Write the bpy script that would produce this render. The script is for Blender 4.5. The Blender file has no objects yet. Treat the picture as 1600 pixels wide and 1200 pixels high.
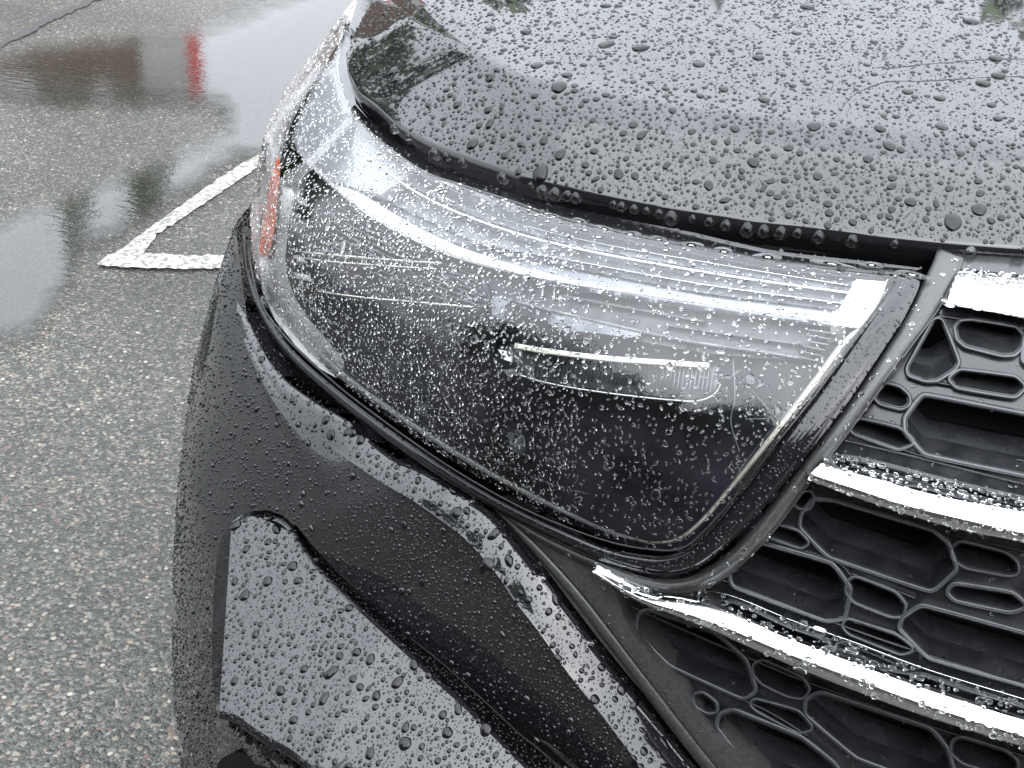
import bpy, math, random
import numpy as np
from mathutils import Vector
from mathutils.geometry import delaunay_2d_cdt
random.seed(7); RNG = np.random.default_rng(7)
scene = bpy.context.scene
COL = scene.collection

# ------------------------------------------------------------------ camera
A = math.radians(8); P = math.radians(30); ROLL = math.radians(4); F = 2100.0
CAM = np.array([-.547, -.647, 1.39])
fw = np.array([-math.sin(A)*math.cos(P), math.cos(A)*math.cos(P), -math.sin(P)])
_r = np.array([math.cos(A), math.sin(A), 0]); _u = np.cross(_r, fw)
rt = _r*math.cos(ROLL)+_u*math.sin(ROLL); up = -_r*math.sin(ROLL)+_u*math.cos(ROLL)
cam_d = bpy.data.cameras.new('camera'); cam = bpy.data.objects.new('camera', cam_d); COL.objects.link(cam)
from mathutils import Matrix
m = Matrix(((rt[0], up[0], -fw[0], CAM[0]), (rt[1], up[1], -fw[1], CAM[1]), (rt[2], up[2], -fw[2], CAM[2]), (0, 0, 0, 1)))
cam.matrix_world = m
cam_d.sensor_width = 36; cam_d.lens = 36*F/1600; cam_d.clip_start = .02; cam_d.clip_end = 2000
scene.camera = cam

# ------------------------------------------------------------------ sky, sun, exposure
world = bpy.data.worlds.new('World'); scene.world = world; world.use_nodes = True
wt = world.node_tree; wt.nodes.clear()
sky = wt.nodes.new('ShaderNodeTexSky'); sky.sky_type = 'NISHITA'; sky.sun_disc = False
SUN_EL = math.radians(52); SUN_ROT = math.radians(150)
sky.sun_elevation = SUN_EL; sky.sun_rotation = SUN_ROT
sky.air_density = 1.0; sky.dust_density = 6.0; sky.ozone_density = 1.0
hs = wt.nodes.new('ShaderNodeHueSaturation'); hs.inputs['Saturation'].default_value = .22
bg = wt.nodes.new('ShaderNodeBackground'); bg.inputs['Strength'].default_value = .15
wo = wt.nodes.new('ShaderNodeOutputWorld')
# an even deck of cloud in front of the blue sky, a little brighter overhead and softly mottled
wtc = wt.nodes.new('ShaderNodeTexCoord'); wsep = wt.nodes.new('ShaderNodeSeparateXYZ'); wt.links.new(wtc.outputs['Generated'], wsep.inputs[0])
wnz = wt.nodes.new('ShaderNodeTexNoise'); wnz.inputs['Scale'].default_value = 2.2; wnz.inputs['Detail'].default_value = 5; wt.links.new(wtc.outputs['Generated'], wnz.inputs['Vector'])
wm1 = wt.nodes.new('ShaderNodeMapRange'); wm1.inputs['From Min'].default_value = .3; wm1.inputs['From Max'].default_value = .7; wm1.inputs['To Min'].default_value = .82; wm1.inputs['To Max'].default_value = 1.12
wm2 = wt.nodes.new('ShaderNodeMapRange'); wm2.interpolation_type = 'SMOOTHSTEP'; wm2.inputs['From Min'].default_value = .2; wm2.inputs['From Max'].default_value = .9; wm2.inputs['To Min'].default_value = 3.5; wm2.inputs['To Max'].default_value = 9.0
wt.links.new(wnz.outputs['Fac'], wm1.inputs['Value']); wt.links.new(wsep.outputs['Z'], wm2.inputs['Value'])
wml = wt.nodes.new('ShaderNodeMath'); wml.operation = 'MULTIPLY'; wt.links.new(wm1.outputs[0], wml.inputs[0]); wt.links.new(wm2.outputs[0], wml.inputs[1])
wcl = wt.nodes.new('ShaderNodeVectorMath'); wcl.operation = 'SCALE'; wcl.inputs[0].default_value = (.93, .985, 1.06); wt.links.new(wml.outputs[0], wcl.inputs['Scale'])
wmx = wt.nodes.new('ShaderNodeMix'); wmx.data_type = 'RGBA'; wmx.inputs['Factor'].default_value = .88
wt.links.new(sky.outputs[0], hs.inputs['Color']); wt.links.new(hs.outputs[0], wmx.inputs[6]); wt.links.new(wcl.outputs[0], wmx.inputs[7]); wt.links.new(wmx.outputs[2], bg.inputs['Color']); wt.links.new(bg.outputs[0], wo.inputs[0])
sun_d = bpy.data.lights.new('sun', 'SUN'); sun_d.energy = .5; sun_d.angle = math.radians(120); sun_d.color = (1, .97, .93)
sun = bpy.data.objects.new('sun', sun_d); COL.objects.link(sun)
_sd = Vector((math.sin(SUN_ROT)*math.cos(SUN_EL), math.cos(SUN_ROT)*math.cos(SUN_EL), math.sin(SUN_EL)))
sun.rotation_euler = _sd.to_track_quat('Z', 'Y').to_euler()
scene.view_settings.view_transform = 'Standard'; scene.view_settings.look = 'None'
scene.view_settings.gamma = 1; scene.view_settings.exposure = 2.25; scene.view_settings.use_curve_mapping = False
scene.render.engine = 'CYCLES'
cy = scene.cycles
cy.max_bounces = 14; cy.transmission_bounces = 10; cy.transparent_max_bounces = 16; cy.glossy_bounces = 6; cy.diffuse_bounces = 2
cy.caustics_refractive = True; cy.caustics_reflective = True; cy.blur_glossy = .3; cy.sample_clamp_indirect = 6
cy.use_denoising = True

# ------------------------------------------------------------------ the car's front as one rounded form
ZK = [0, .2, .4, .6, .75, .85, .92, .97, 1.0, 1.02, 1.05]
LE = [.12, .06, .02, .0, .02, .045, .077, .118, .19, .30, .75]
WK = [1.187, 1.167, 1.133, 1.1, 1.065, 1.033, 1.026, 0.982, 0.963, 0.903, 0.583]
N = 2.3; D = .75
def smooth_table(yk, n=1600, x1=1.1, sig=.012):
    xs = np.linspace(0, x1, n); ys = np.interp(xs, ZK, yk)
    k = int(sig*n/x1*3); g = np.exp(-.5*(np.arange(-k, k+1)/(k/3))**2); g /= g.sum()
    return xs, np.convolve(np.pad(ys, k, mode='edge'), g, 'valid')
TX, TL = smooth_table(LE); _, TW = smooth_table(WK)
def f(p, off=0):
    z = p[..., 2]; le = np.interp(z, TX, TL)-off; W = np.interp(z, TX, TW)+off
    return (np.abs(p[..., 0]/W)**N+np.maximum(0, (D+le-p[..., 1])/D)**N)**(1/N)-1
def ray(px, py):
    px = np.asarray(px, float); py = np.asarray(py, float)
    d = fw+((px-800)/F)[..., None]*rt-((py-600)/F)[..., None]*up
    return d/np.linalg.norm(d, axis=-1, keepdims=True)
def S(px, py, off=0):
    """where the sight line through a picture point meets the car's form grown outward by off metres"""
    px = np.atleast_1d(np.asarray(px, float)); py = np.atleast_1d(np.asarray(py, float))
    off = np.broadcast_to(np.asarray(off, float), px.shape)
    out = np.empty(px.shape+(3,))
    for a in range(0, len(px), 4000):
        d = ray(px[a:a+4000], py[a:a+4000]); ts = np.linspace(.35, 2.4, 420)
        o = off[a:a+4000]
        v = f(CAM+d[:, None, :]*ts[None, :, None], o[:, None])
        ins = v < 0; hit = ins.any(-1); i = np.where(hit, ins.argmax(-1), v.argmin(-1)); i0 = np.maximum(i-1, 0)
        ar = np.arange(len(i)); lo = ts[i0].copy(); hi = ts[i].copy()
        for _ in range(12):
            mid = (lo+hi)/2; vm = f(CAM+d*mid[:, None], o); inside = vm < 0
            hi = np.where(inside, mid, hi); lo = np.where(inside, lo, mid)
        t = np.where(hit, hi, ts[i]); out[a:a+4000] = CAM+d*t[:, None]
    return out
def nrm(p):
    e = 1e-3; g = np.stack([f(p+np.eye(3)[k]*e)-f(p-np.eye(3)[k]*e) for k in range(3)], -1)
    return g/np.linalg.norm(g, axis=-1, keepdims=True)
def plane_z(px, py, z):
    d = ray(px, py); return CAM+d*((z-CAM[2])/d[..., 2])[..., None]
def curve(pts, n=60, closed=False):
    """smooth curve through points, n evenly spaced samples"""
    p = np.asarray(pts, float)
    q = np.vstack([p[-1], p, p[0], p[1]]) if closed else np.vstack([2*p[0]-p[1], p, 2*p[-1]-p[-2]])
    segs = []
    m_ = len(p) if closed else len(p)-1
    for i in range(m_):
        a, b, c, d = q[i:i+4]; t = np.linspace(0, 1, 24, endpoint=False)[:, None]
        segs.append(.5*((2*b)+(-a+c)*t+(2*a-5*b+4*c-d)*t*t+(-a+3*b-3*c+d)*t**3))
    s = np.vstack(segs+([p[:1]] if closed else [p[-1:]]))
    L = np.r_[0, np.cumsum(np.linalg.norm(np.diff(s, axis=0), axis=1))]
    u = np.linspace(0, L[-1], n, endpoint=not closed)
    return np.stack([np.interp(u, L, s[:, k]) for k in range(s.shape[1])], -1)
def rounded(pts, r=.25, it=3):
    """closed outline with its corners cut round (Chaikin)"""
    p = np.asarray(pts, float)
    for k in range(it):
        a = r if k == 0 else .25
        q = np.roll(p, -1, 0); p = np.stack([p*(1-a)+q*a, p*a+q*(1-a)], 1).reshape(-1, 2)
    return p
def inpoly(x, y, poly):
    c = np.zeros(x.shape, bool); q = np.roll(poly, -1, 0)
    for (x0, y0), (x1, y1) in zip(poly, q):
        if y0 == y1: continue
        k = ((y0 > y) != (y1 > y)) & (x < (x1-x0)*(y-y0)/(y1-y0)+x0); c ^= k
    return c
def polydist(x, y, poly):
    q = np.roll(poly, -1, 0); best = np.full(x.shape, 1e9)
    for a, b in zip(poly, q):
        ab = b-a; L = ab@ab
        if L < 1e-9: continue
        t = np.clip(((x-a[0])*ab[0]+(y-a[1])*ab[1])/L, 0, 1)
        best = np.minimum(best, np.hypot(x-a[0]-t*ab[0], y-a[1]-t*ab[1]))
    return best

# ------------------------------------------------------------------ objects
def link(name, me, mat=None, parent=None):
    o = bpy.data.objects.new(name, me); COL.objects.link(o)
    if mat is not None and me is not None and len(me.materials) == 0: me.materials.append(mat)
    if parent is not None: o.parent = parent
    return o
def mesh(name, V, Fc, smooth=True, fixnormals=False):
    me = bpy.data.meshes.new(name)
    V = np.asarray(V, np.float64)
    me.from_pydata(V.tolist(), [], Fc if isinstance(Fc, list) else Fc.tolist())
    if smooth: me.polygons.foreach_set('use_smooth', [True]*len(me.polygons))
    me.update(); return me
def tag(o, label=None, cat=None, group=None, kind=None):
    if label: o['label'] = label
    if cat: o['category'] = cat
    if group: o['group'] = group
    if kind: o['kind'] = kind
    return o
def outward(V, T):
    """turn every triangle so that it faces the way the car's form faces"""
    V = np.asarray(V); T = np.asarray(T)
    a, b, c = V[T[:, 0]], V[T[:, 1]], V[T[:, 2]]
    n = np.cross(b-a, c-a); ref = nrm((a+b+c)/3)
    T = T.copy(); fl = (n*ref).sum(1) < 0; T[fl] = T[fl][:, ::-1]; return T
def area(poly, off, step=10, holes=(), skirt=0.0, edge=None, skdir=None, resample=8.0):
    """a patch of the car's form bounded by a picture outline: returns verts, tris.
    off: metres outward (number or function of x,y); edge=(width px, drop m) rounds the rim down; skirt: rim wall depth"""
    poly = np.asarray(poly, float)
    def dens(pl):
        out = []
        q = np.roll(pl, -1, 0)
        for a, b in zip(pl, q):
            k = max(1, int(math.ceil(np.linalg.norm(b-a)/resample)))
            out += [a+(b-a)*i/k for i in range(k)]
        return np.array(out)
    loops = [dens(poly)]+[dens(np.asarray(h, float)) for h in holes]
    pts = np.vstack(loops); edges = []; s = 0
    for L in loops:
        n = len(L); edges += [(s+i, s+(i+1) % n) for i in range(n)]; s += n
    x0, y0 = poly.min(0); x1, y1 = poly.max(0)
    gx, gy = np.meshgrid(np.arange(x0+step/2, x1, step), np.arange(y0+step/2, y1, step)); gx = gx.ravel(); gy = gy.ravel()
    k = inpoly(gx, gy, loops[0]) & (polydist(gx, gy, loops[0]) > step*.45)
    for L in loops[1:]: k &= ~inpoly(gx, gy, L) & (polydist(gx, gy, L) > step*.45)
    g = np.stack([gx[k], gy[k]], -1)
    if edge:      # extra rings near the rim
        rings = []
        L = loops[0]; t = np.roll(L, -1, 0)-np.roll(L, 1, 0); t /= np.maximum(np.linalg.norm(t, axis=1, keepdims=True), 1e-9)
        nn = np.stack([-t[:, 1], t[:, 0]], -1)
        for fr in (.15, .35, .6, 1.0):
            for sg in (1, -1):
                r = L+nn*sg*edge[0]*fr
                kk = inpoly(r[:, 0], r[:, 1], L) & (np.abs(polydist(r[:, 0], r[:, 1], L)-edge[0]*fr) < .6)
                rings.append(r[kk])
        R = np.vstack(rings)
        d = polydist(g[:, 0], g[:, 1], L) if len(g) else np.zeros(0)
        g = np.vstack([g[d > edge[0]*1.15], R]) if len(g) else R
    allp = np.vstack([pts, g])
    res = delaunay_2d_cdt([Vector(p) for p in allp.tolist()], edges, [], 0, 1e-4)
    v2 = np.array([tuple(v) for v in res[0]]); T = np.array(res[2])
    c = v2[T].mean(1)
    keep = inpoly(c[:, 0], c[:, 1], loops[0])
    for L in loops[1:]: keep &= ~inpoly(c[:, 0], c[:, 1], L)
    T = T[keep]
    o = off(v2[:, 0], v2[:, 1]) if callable(off) else np.full(len(v2), float(off))
    if edge:
        dd = np.clip(polydist(v2[:, 0], v2[:, 1], loops[0])/edge[0], 0, 1); o = o-edge[1]*(1-np.sqrt(np.clip(1-(1-dd)**2, 0, 1)))
    V = S(v2[:, 0], v2[:, 1], o)
    T = outward(V, T)
    if skirt:
        e = {}
        for t in T:
            for a, b in ((t[0], t[1]), (t[1], t[2]), (t[2], t[0])): e[(a, b)] = 1
        be = [(a, b) for (a, b) in e if (b, a) not in e]
        ids = sorted({i for ab in be for i in ab}); mp = {}
        dirs = -nrm(V[ids]) if skdir is None else np.tile(np.asarray(skdir, float), (len(ids), 1))
        base = len(V); V = np.vstack([V, V[ids], V[ids]+dirs*skirt])
        for j, i in enumerate(ids): mp[i] = (base+j, base+len(ids)+j)
        ex = []
        for a, b in be:
            a0, a1 = mp[a]; b0, b1 = mp[b]; ex += [(b0, a0, a1), (b0, a1, b1)]
        T = np.vstack([T, np.array(ex)])
    return V, T
def area_obj(name, poly, off, mat, parent, **kw):
    V, T = area(poly, off, **kw); return link(name, mesh(name, V, T), mat, parent)
def grid_faces(n, m_, closed=False):
    Fc = []
    for i in range(n-1):
        for j in range(m_ if closed else m_-1):
            a = i*m_+j; b = i*m_+(j+1) % m_; Fc.append((a, b, b+m_, a+m_))
    return Fc
def orient(V, Fc):
    V = np.asarray(V); a, b, c = (V[[q[k] for q in Fc]] for k in range(3))
    n = np.cross(b-a, c-a); ref = nrm((a+c)/2)
    return [q[::-1] if s_ < 0 else q for q, s_ in zip(Fc, (n*ref).sum(1))]
def loft(rows3, sub=6, smooth_rows=False):
    """rows of 3-D points (same count) joined by straight or smooth facets"""
    R = np.array(rows3)
    if smooth_rows:
        n = (len(R)-1)*sub+1
        out = np.empty((n,)+R.shape[1:])
        q = np.concatenate([[2*R[0]-R[1]], R, [2*R[-1]-R[-2]]])
        k = 0
        for i in range(len(R)-1):
            a, b, c, d = q[i:i+4]
            for s_ in range(sub):
                t = s_/sub; out[k] = .5*((2*b)+(-a+c)*t+(2*a-5*b+4*c-d)*t*t+(-a+3*b-3*c+d)*t**3); k += 1
        out[k] = R[-1]
    else:
        out = [R[0]]
        for i in range(len(R)-1):
            for s_ in range(1, sub+1): out.append(R[i]+(R[i+1]-R[i])*s_/sub)
        out = np.array(out)
    n, m_ = out.shape[:2]; V = out.reshape(-1, 3); return V, orient(V, grid_faces(n, m_))
def ribbon(pts, width, off, height=.004, n=60, prof='round', ends=True, resample=True, nd=9):
    """a raised bead following a picture curve; width in picture px (number or per-point list), height in metres"""
    c = curve(pts, n) if resample else np.asarray(pts, float)
    n = len(c); t = np.gradient(c, axis=0); t /= np.linalg.norm(t, axis=1, keepdims=True); nn = np.stack([-t[:, 1], t[:, 0]], -1)
    w = np.interp(np.linspace(0, 1, n), np.linspace(0, 1, len(np.atleast_1d(width))), np.atleast_1d(width)) if np.ndim(width) else np.full(n, float(width))
    offv = np.interp(np.linspace(0, 1, n), np.linspace(0, 1, len(np.atleast_1d(off))), np.atleast_1d(off)) if np.ndim(off) else np.full(n, float(off))
    rows = []
    us = np.linspace(-1, 1, nd)
    for u in us:
        q = c+nn*(w/2*u)[:, None]
        h = height*math.sqrt(max(0, 1-u*u)) if prof == 'round' else (height if abs(u) < .8 else height*(1-(abs(u)-.8)/.2*.35))
        rows.append((q, h))
    R = [S(rows[0][0][:, 0], rows[0][0][:, 1], offv-height*1.2)]
    R += [S(q[:, 0], q[:, 1], offv+h) for q, h in rows]
    R += [S(rows[-1][0][:, 0], rows[-1][0][:, 1], offv-height*1.2)]
    R = np.array(R); nr, m_ = R.shape[:2]; V = R.reshape(-1, 3); Fc = orient(V, grid_faces(nr, m_))
    if ends:
        Fc.append([i*m_ for i in range(nr)]); Fc.append([i*m_+m_-1 for i in range(nr)][::-1])
    return V, Fc
def merge(parts):
    V = []; Fc = []; b = 0
    for v, q in parts:
        V.append(v); Fc += [tuple(int(i)+b for i in t) for t in q]; b += len(v)
    return np.vstack(V), Fc
def ribbon_obj(name, pts, width, off, mat, parent, **kw):
    V, Fc = ribbon(pts, width, off, **kw); return link(name, mesh(name, V, Fc), mat, parent)

# ------------------------------------------------------------------ materials
def mat(name, col=(.5, .5, .5), rough=.5, metal=0., ior=1.5, coat=0., spec=None, alpha=None):
    m_ = bpy.data.materials.new(name); m_.use_nodes = True; b = m_.node_tree.nodes['Principled BSDF']
    b.inputs['Base Color'].default_value = (*col, 1); b.inputs['Roughness'].default_value = rough
    b.inputs['Metallic'].default_value = metal; b.inputs['IOR'].default_value = ior; b.inputs['Coat Weight'].default_value = coat
    return m_
def add_noise(m_, scale=200, detail=4, bump=.1, dist=.001, c0=None, c1=None, r0=None, r1=None, lo=.35, hi=.65):
    nt = m_.node_tree; b = nt.nodes['Principled BSDF']
    tc = nt.nodes.new('ShaderNodeTexCoord'); nz = nt.nodes.new('ShaderNodeTexNoise'); nz.inputs['Scale'].default_value = scale; nz.inputs['Detail'].default_value = detail
    nt.links.new(tc.outputs['Object'], nz.inputs['Vector'])
    if bump:
        bp = nt.nodes.new('ShaderNodeBump'); bp.inputs['Strength'].default_value = bump; bp.inputs['Distance'].default_value = dist
        nt.links.new(nz.outputs['Fac'], bp.inputs['Height']); nt.links.new(bp.outputs[0], b.inputs['Normal'])
    if c0:
        r = nt.nodes.new('ShaderNodeValToRGB'); r.color_ramp.elements[0].position = lo; r.color_ramp.elements[1].position = hi
        r.color_ramp.elements[0].color = (*c0, 1); r.color_ramp.elements[1].color = (*c1, 1)
        nt.links.new(nz.outputs['Fac'], r.inputs[0]); nt.links.new(r.outputs[0], b.inputs['Base Color'])
    if r0 is not None:
        mr = nt.nodes.new('ShaderNodeMapRange'); mr.inputs['From Min'].default_value = lo; mr.inputs['From Max'].default_value = hi
        mr.inputs['To Min'].default_value = r0; mr.inputs['To Max'].default_value = r1
        nt.links.new(nz.outputs['Fac'], mr.inputs['Value']); nt.links.new(mr.outputs[0], b.inputs['Roughness'])
    return m_
M = {}
M['paint'] = mat('black_car_paint', (.007, .007, .008), .03, ior=1.6)
M['paint_rough'] = mat('beaded_paint', (.012, .012, .013), .12, ior=1.5)
M['gloss'] = mat('gloss_black_plastic', (.006, .006, .007), .06)
add_noise(M['gloss'], 90, 3, .08, .001)
M['trim'] = add_noise(mat('matte_trim', (.02, .02, .021), .38), 420, 4, .12, .0002, (.024, .0243, .0245), (.042, .042, .041), .34, .48)
M['grille'] = add_noise(mat('grille_plastic', (.018, .018, .02), .3), 60, 3, .05, .0004, (.010, .0105, .012), (.018, .0185, .02), .16, .3)
M['well'] = add_noise(mat('cell_plastic', (.008, .009, .011), .3), 60, 3, .1, .001, (.006, .0065, .008), (.011, .012, .015), .2, .4)
M['cellrim_lit'] = add_noise(mat('cell_rim_sky_lit', (.03, .031, .033), .2), 50, 3, .04, .0004, (.026, .027, .03), (.04, .042, .046), .2, .32)  # grille plastic in a lighter colour, for the sky shine on rims
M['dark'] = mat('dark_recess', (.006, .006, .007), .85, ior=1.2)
M['chrome'] = add_noise(mat('chrome', (.7, .71, .72), .08, 1.), 60, 4, .08, .001, None, None, .04, .16)
M['water_black'] = mat('water_on_black_paint', (.004, .004, .005), .015, ior=1.34)
M['water_bead'] = mat('rain_bead', (.006, .006, .007), .02, ior=1.46)
M['seal'] = mat('rubber_seal', (.012, .012, .013), .35)
M['silver'] = add_noise(mat('lamp_silver', (.2, .21, .23), .3, .6), 70, 3, .05, .001, (.15, .16, .175), (.24, .25, .27), .2, .34)
M['ledge'] = add_noise(mat('lamp_ledge', (.18, .19, .2), .3, .3), 50, 3, .04, .001, (.12, .125, .135), (.24, .25, .26), .2, .4)
M['greybox'] = add_noise(mat('lamp_grey', (.09, .095, .1), .35), 70, 3, .1, .001, (.025, .027, .03), (.07, .073, .078))
M['lampblack'] = add_noise(mat('lamp_black', (.012, .012, .015), .16), 14, 3, .25, .01, (.006, .006, .009), (.03, .03, .04))
M['white'] = mat('white_parts_and_glare', (.92, .92, .92), .3)  # white parts, and chrome whose sky reflection is painted white
M['cream'] = mat('cream_guide', (.75, .73, .62), .25)
M['amber'] = add_noise(mat('amber_reflector', (.75, .13, .02), .2), 300, 3, .3, .001, (.5, .06, .01), (.85, .15, .015))
def glass(name, ior=1.333, rough=0.):
    m_ = bpy.data.materials.new(name); m_.use_nodes = True; nt = m_.node_tree; nt.nodes.clear()
    g = nt.nodes.new('ShaderNodeBsdfGlass'); g.inputs['IOR'].default_value = ior; g.inputs['Roughness'].default_value = rough
    o = nt.nodes.new('ShaderNodeOutputMaterial'); nt.links.new(g.outputs[0], o.inputs[0]); return m_
M['water'] = glass('clear_water')
def film(name, ior, tint, bump=None, gloss_rough=.0, attr=None):
    """thin clear sheet: mirror by Fresnel over see-through"""
    m_ = bpy.data.materials.new(name); m_.use_nodes = True; nt = m_.node_tree; nt.nodes.clear()
    fr = nt.nodes.new('ShaderNodeFresnel'); fr.inputs['IOR'].default_value = ior
    gl = nt.nodes.new('ShaderNodeBsdfGlossy'); gl.inputs['Roughness'].default_value = gloss_rough; gl.inputs['Color'].default_value = (1, 1, 1, 1)
    tr = nt.nodes.new('ShaderNodeBsdfTransparent'); tr.inputs['Color'].default_value = (*tint, 1)
    mx = nt.nodes.new('ShaderNodeMixShader'); o = nt.nodes.new('ShaderNodeOutputMaterial')
    fac = fr.outputs[0]
    nt.links.new(tr.outputs[0], mx.inputs[1]); nt.links.new(gl.outputs[0], mx.inputs[2])
    tc = nt.nodes.new('ShaderNodeTexCoord')
    if bump:
        prev = None
        for sc, st, dist, stretch in bump:
            mp = nt.nodes.new('ShaderNodeMapping'); mp.inputs['Scale'].default_value = stretch; nt.links.new(tc.outputs['Object'], mp.inputs[0])
            nz = nt.nodes.new('ShaderNodeTexNoise'); nz.inputs['Scale'].default_value = sc; nz.inputs['Detail'].default_value = 3
            nt.links.new(mp.outputs[0], nz.inputs['Vector'])
            bp = nt.nodes.new('ShaderNodeBump'); bp.inputs['Strength'].default_value = st; bp.inputs['Distance'].default_value = dist
            nt.links.new(nz.outputs['Fac'], bp.inputs['Height'])
            if prev: nt.links.new(prev.outputs[0], bp.inputs['Normal'])
            prev = bp
        nt.links.new(prev.outputs[0], gl.inputs['Normal']); nt.links.new(prev.outputs[0], fr.inputs['Normal'])
    if attr:
        at = nt.nodes.new('ShaderNodeAttribute'); at.attribute_name = attr
        nz = nt.nodes.new('ShaderNodeTexNoise'); nz.inputs['Scale'].default_value = 11; nz.inputs['Detail'].default_value = 9; nz.inputs['Roughness'].default_value = .78
        nt.links.new(tc.outputs['Object'], nz.inputs['Vector'])
        a1 = nt.nodes.new('ShaderNodeMath'); a1.operation = 'MULTIPLY_ADD'; a1.inputs[1].default_value = 1.3; nt.links.new(nz.outputs['Fac'], a1.inputs[0]); 
        a2 = nt.nodes.new('ShaderNodeMath'); a2.operation = 'MULTIPLY_ADD'; a2.inputs[1].default_value = 1.5; a2.inputs[2].default_value = -.85
        nt.links.new(at.outputs['Fac'], a2.inputs[0]); nt.links.new(a2.outputs[0], a1.inputs[2])
        cl = nt.nodes.new('ShaderNodeMath'); cl.operation = 'MULTIPLY'; cl.use_clamp = True; cl.inputs[1].default_value = 1.15; nt.links.new(a1.outputs[0], cl.inputs[0])
        mu = nt.nodes.new('ShaderNodeMath'); mu.operation = 'MULTIPLY'; nt.links.new(cl.outputs[0], mu.inputs[0]); nt.links.new(fr.outputs[0], mu.inputs[1])
        fac = mu.outputs[0]
        tm = nt.nodes.new('ShaderNodeMix'); tm.data_type = 'RGBA'; tm.inputs[6].default_value = (1, 1, 1, 1); tm.inputs[7].default_value = (*tint, 1)
        nt.links.new(cl.outputs[0], tm.inputs[0]); nt.links.new(tm.outputs[2], tr.inputs['Color'])
    nt.links.new(fac, mx.inputs[0]); nt.links.new(mx.outputs[0], o.inputs[0]); return m_
M['lens'] = film('clear_lamp_cover', 1.5, (.93, .94, .95), [(60, .12, .002, (1, 1, 1)), (420, .12, .0006, (1, 1, 1))])
M['puddle'] = film('standing_water', 1.58, (.5, .5, .48), [(5, .06, .01, (1, 1, 1)), (30, .1, .003, (1, 2.2, 1)), (160, .12, .0006, (1, 1, 1))], attr='film')

def asphalt():
    m_ = bpy.data.materials.new('wet_asphalt'); m_.use_nodes = True; nt = m_.node_tree; b = nt.nodes['Principled BSDF']; L = nt.links.new
    tc = nt.nodes.new('ShaderNodeTexCoord')
    vo = nt.nodes.new('ShaderNodeTexVoronoi'); vo.inputs['Scale'].default_value = 190; vo.inputs['Randomness'].default_value = 1
    L(tc.outputs['Object'], vo.inputs['Vector'])
    sep = nt.nodes.new('ShaderNodeSeparateColor'); L(vo.outputs['Color'], sep.inputs[0])
    rp = nt.nodes.new('ShaderNodeValToRGB'); e = rp.color_ramp.elements
    e[0].position = 0; e[0].color = (.014, .0142, .0135, 1); e[1].position = .45; e[1].color = (.027, .0285, .0245, 1)
    for p_, c_ in ((.7, (.041, .042, .035)), (.86, (.065, .063, .055)), (.95, (.11, .105, .095)), (.985, (.085, .05, .04))):
        x = e.new(p_); x.color = (*c_, 1)
    L(sep.outputs[0], rp.inputs[0])
    v2 = nt.nodes.new('ShaderNodeTexVoronoi'); v2.inputs['Scale'].default_value = 105; L(tc.outputs['Object'], v2.inputs['Vector'])
    s2 = nt.nodes.new('ShaderNodeSeparateColor'); L(v2.outputs['Color'], s2.inputs[0])
    r2 = nt.nodes.new('ShaderNodeValToRGB'); e2_ = r2.color_ramp.elements; e2_[0].position = .72; e2_[0].color = (0, 0, 0, 1); e2_[1].position = .9; e2_[1].color = (1, 1, 1, 1); L(s2.outputs[1], r2.inputs[0])
    d2 = nt.nodes.new('ShaderNodeMath'); d2.operation = 'LESS_THAN'; d2.inputs[1].default_value = .42; L(v2.outputs['Distance'], d2.inputs[0])
    m2 = nt.nodes.new('ShaderNodeMath'); m2.operation = 'MULTIPLY'; L(r2.outputs[0], m2.inputs[0]); L(d2.outputs[0], m2.inputs[1])
    r3 = nt.nodes.new('ShaderNodeValToRGB'); e3 = r3.color_ramp.elements; e3[0].color = (.09, .092, .076, 1); e3[1].color = (.23, .23, .195, 1); x = e3.new(.8); x.color = (.15, .12, .095, 1); L(s2.outputs[0], r3.inputs[0])
    mm_ = nt.nodes.new('ShaderNodeMix'); mm_.data_type = 'RGBA'; L(m2.outputs[0], mm_.inputs[0]); L(rp.outputs[0], mm_.inputs[6]); L(r3.outputs[0], mm_.inputs[7])
    big = nt.nodes.new('ShaderNodeTexNoise'); big.inputs['Scale'].default_value = 1.1; big.inputs['Detail'].default_value = 5; L(tc.outputs['Object'], big.inputs['Vector'])
    mr = nt.nodes.new('ShaderNodeMapRange'); mr.inputs['From Min'].default_value = .3; mr.inputs['From Max'].default_value = .7; mr.inputs['To Min'].default_value = .62; mr.inputs['To Max'].default_value = 1.55
    L(big.outputs['Fac'], mr.inputs['Value'])
    mu = nt.nodes.new('ShaderNodeVectorMath'); mu.operation = 'SCALE'; L(mm_.outputs[2], mu.inputs[0]); L(mr.outputs[0], mu.inputs['Scale'])
    L(mu.outputs[0], b.inputs['Base Color'])
    bp = nt.nodes.new('ShaderNodeBump'); bp.inputs['Strength'].default_value = .8; bp.inputs['Distance'].default_value = .0045; bp.invert = True
    L(vo.outputs['Distance'], bp.inputs['Height'])
    fn = nt.nodes.new('ShaderNodeTexNoise'); fn.inputs['Scale'].default_value = 70; fn.inputs['Detail'].default_value = 4; L(tc.outputs['Object'], fn.inputs['Vector'])
    bp2 = nt.nodes.new('ShaderNodeBump'); bp2.inputs['Strength'].default_value = .4; bp2.inputs['Distance'].default_value = .006
    L(fn.outputs['Fac'], bp2.inputs['Height']); L(bp2.outputs[0], bp.inputs['Normal']); L(bp.outputs[0], b.inputs['Normal'])
    b.inputs['Roughness'].default_value = .22; b.inputs['IOR'].default_value = 1.4
    return m_
M['asphalt'] = asphalt()
M['linepaint'] = add_noise(mat('worn_white_line_paint', (.34, .33, .29), .3), 90, 8, .6, .003, (.07, .07, .065), (.33, .315, .27), lo=.41, hi=.62)
M['crack'] = mat('wet_crack', (.008, .008, .008), .4)
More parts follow.
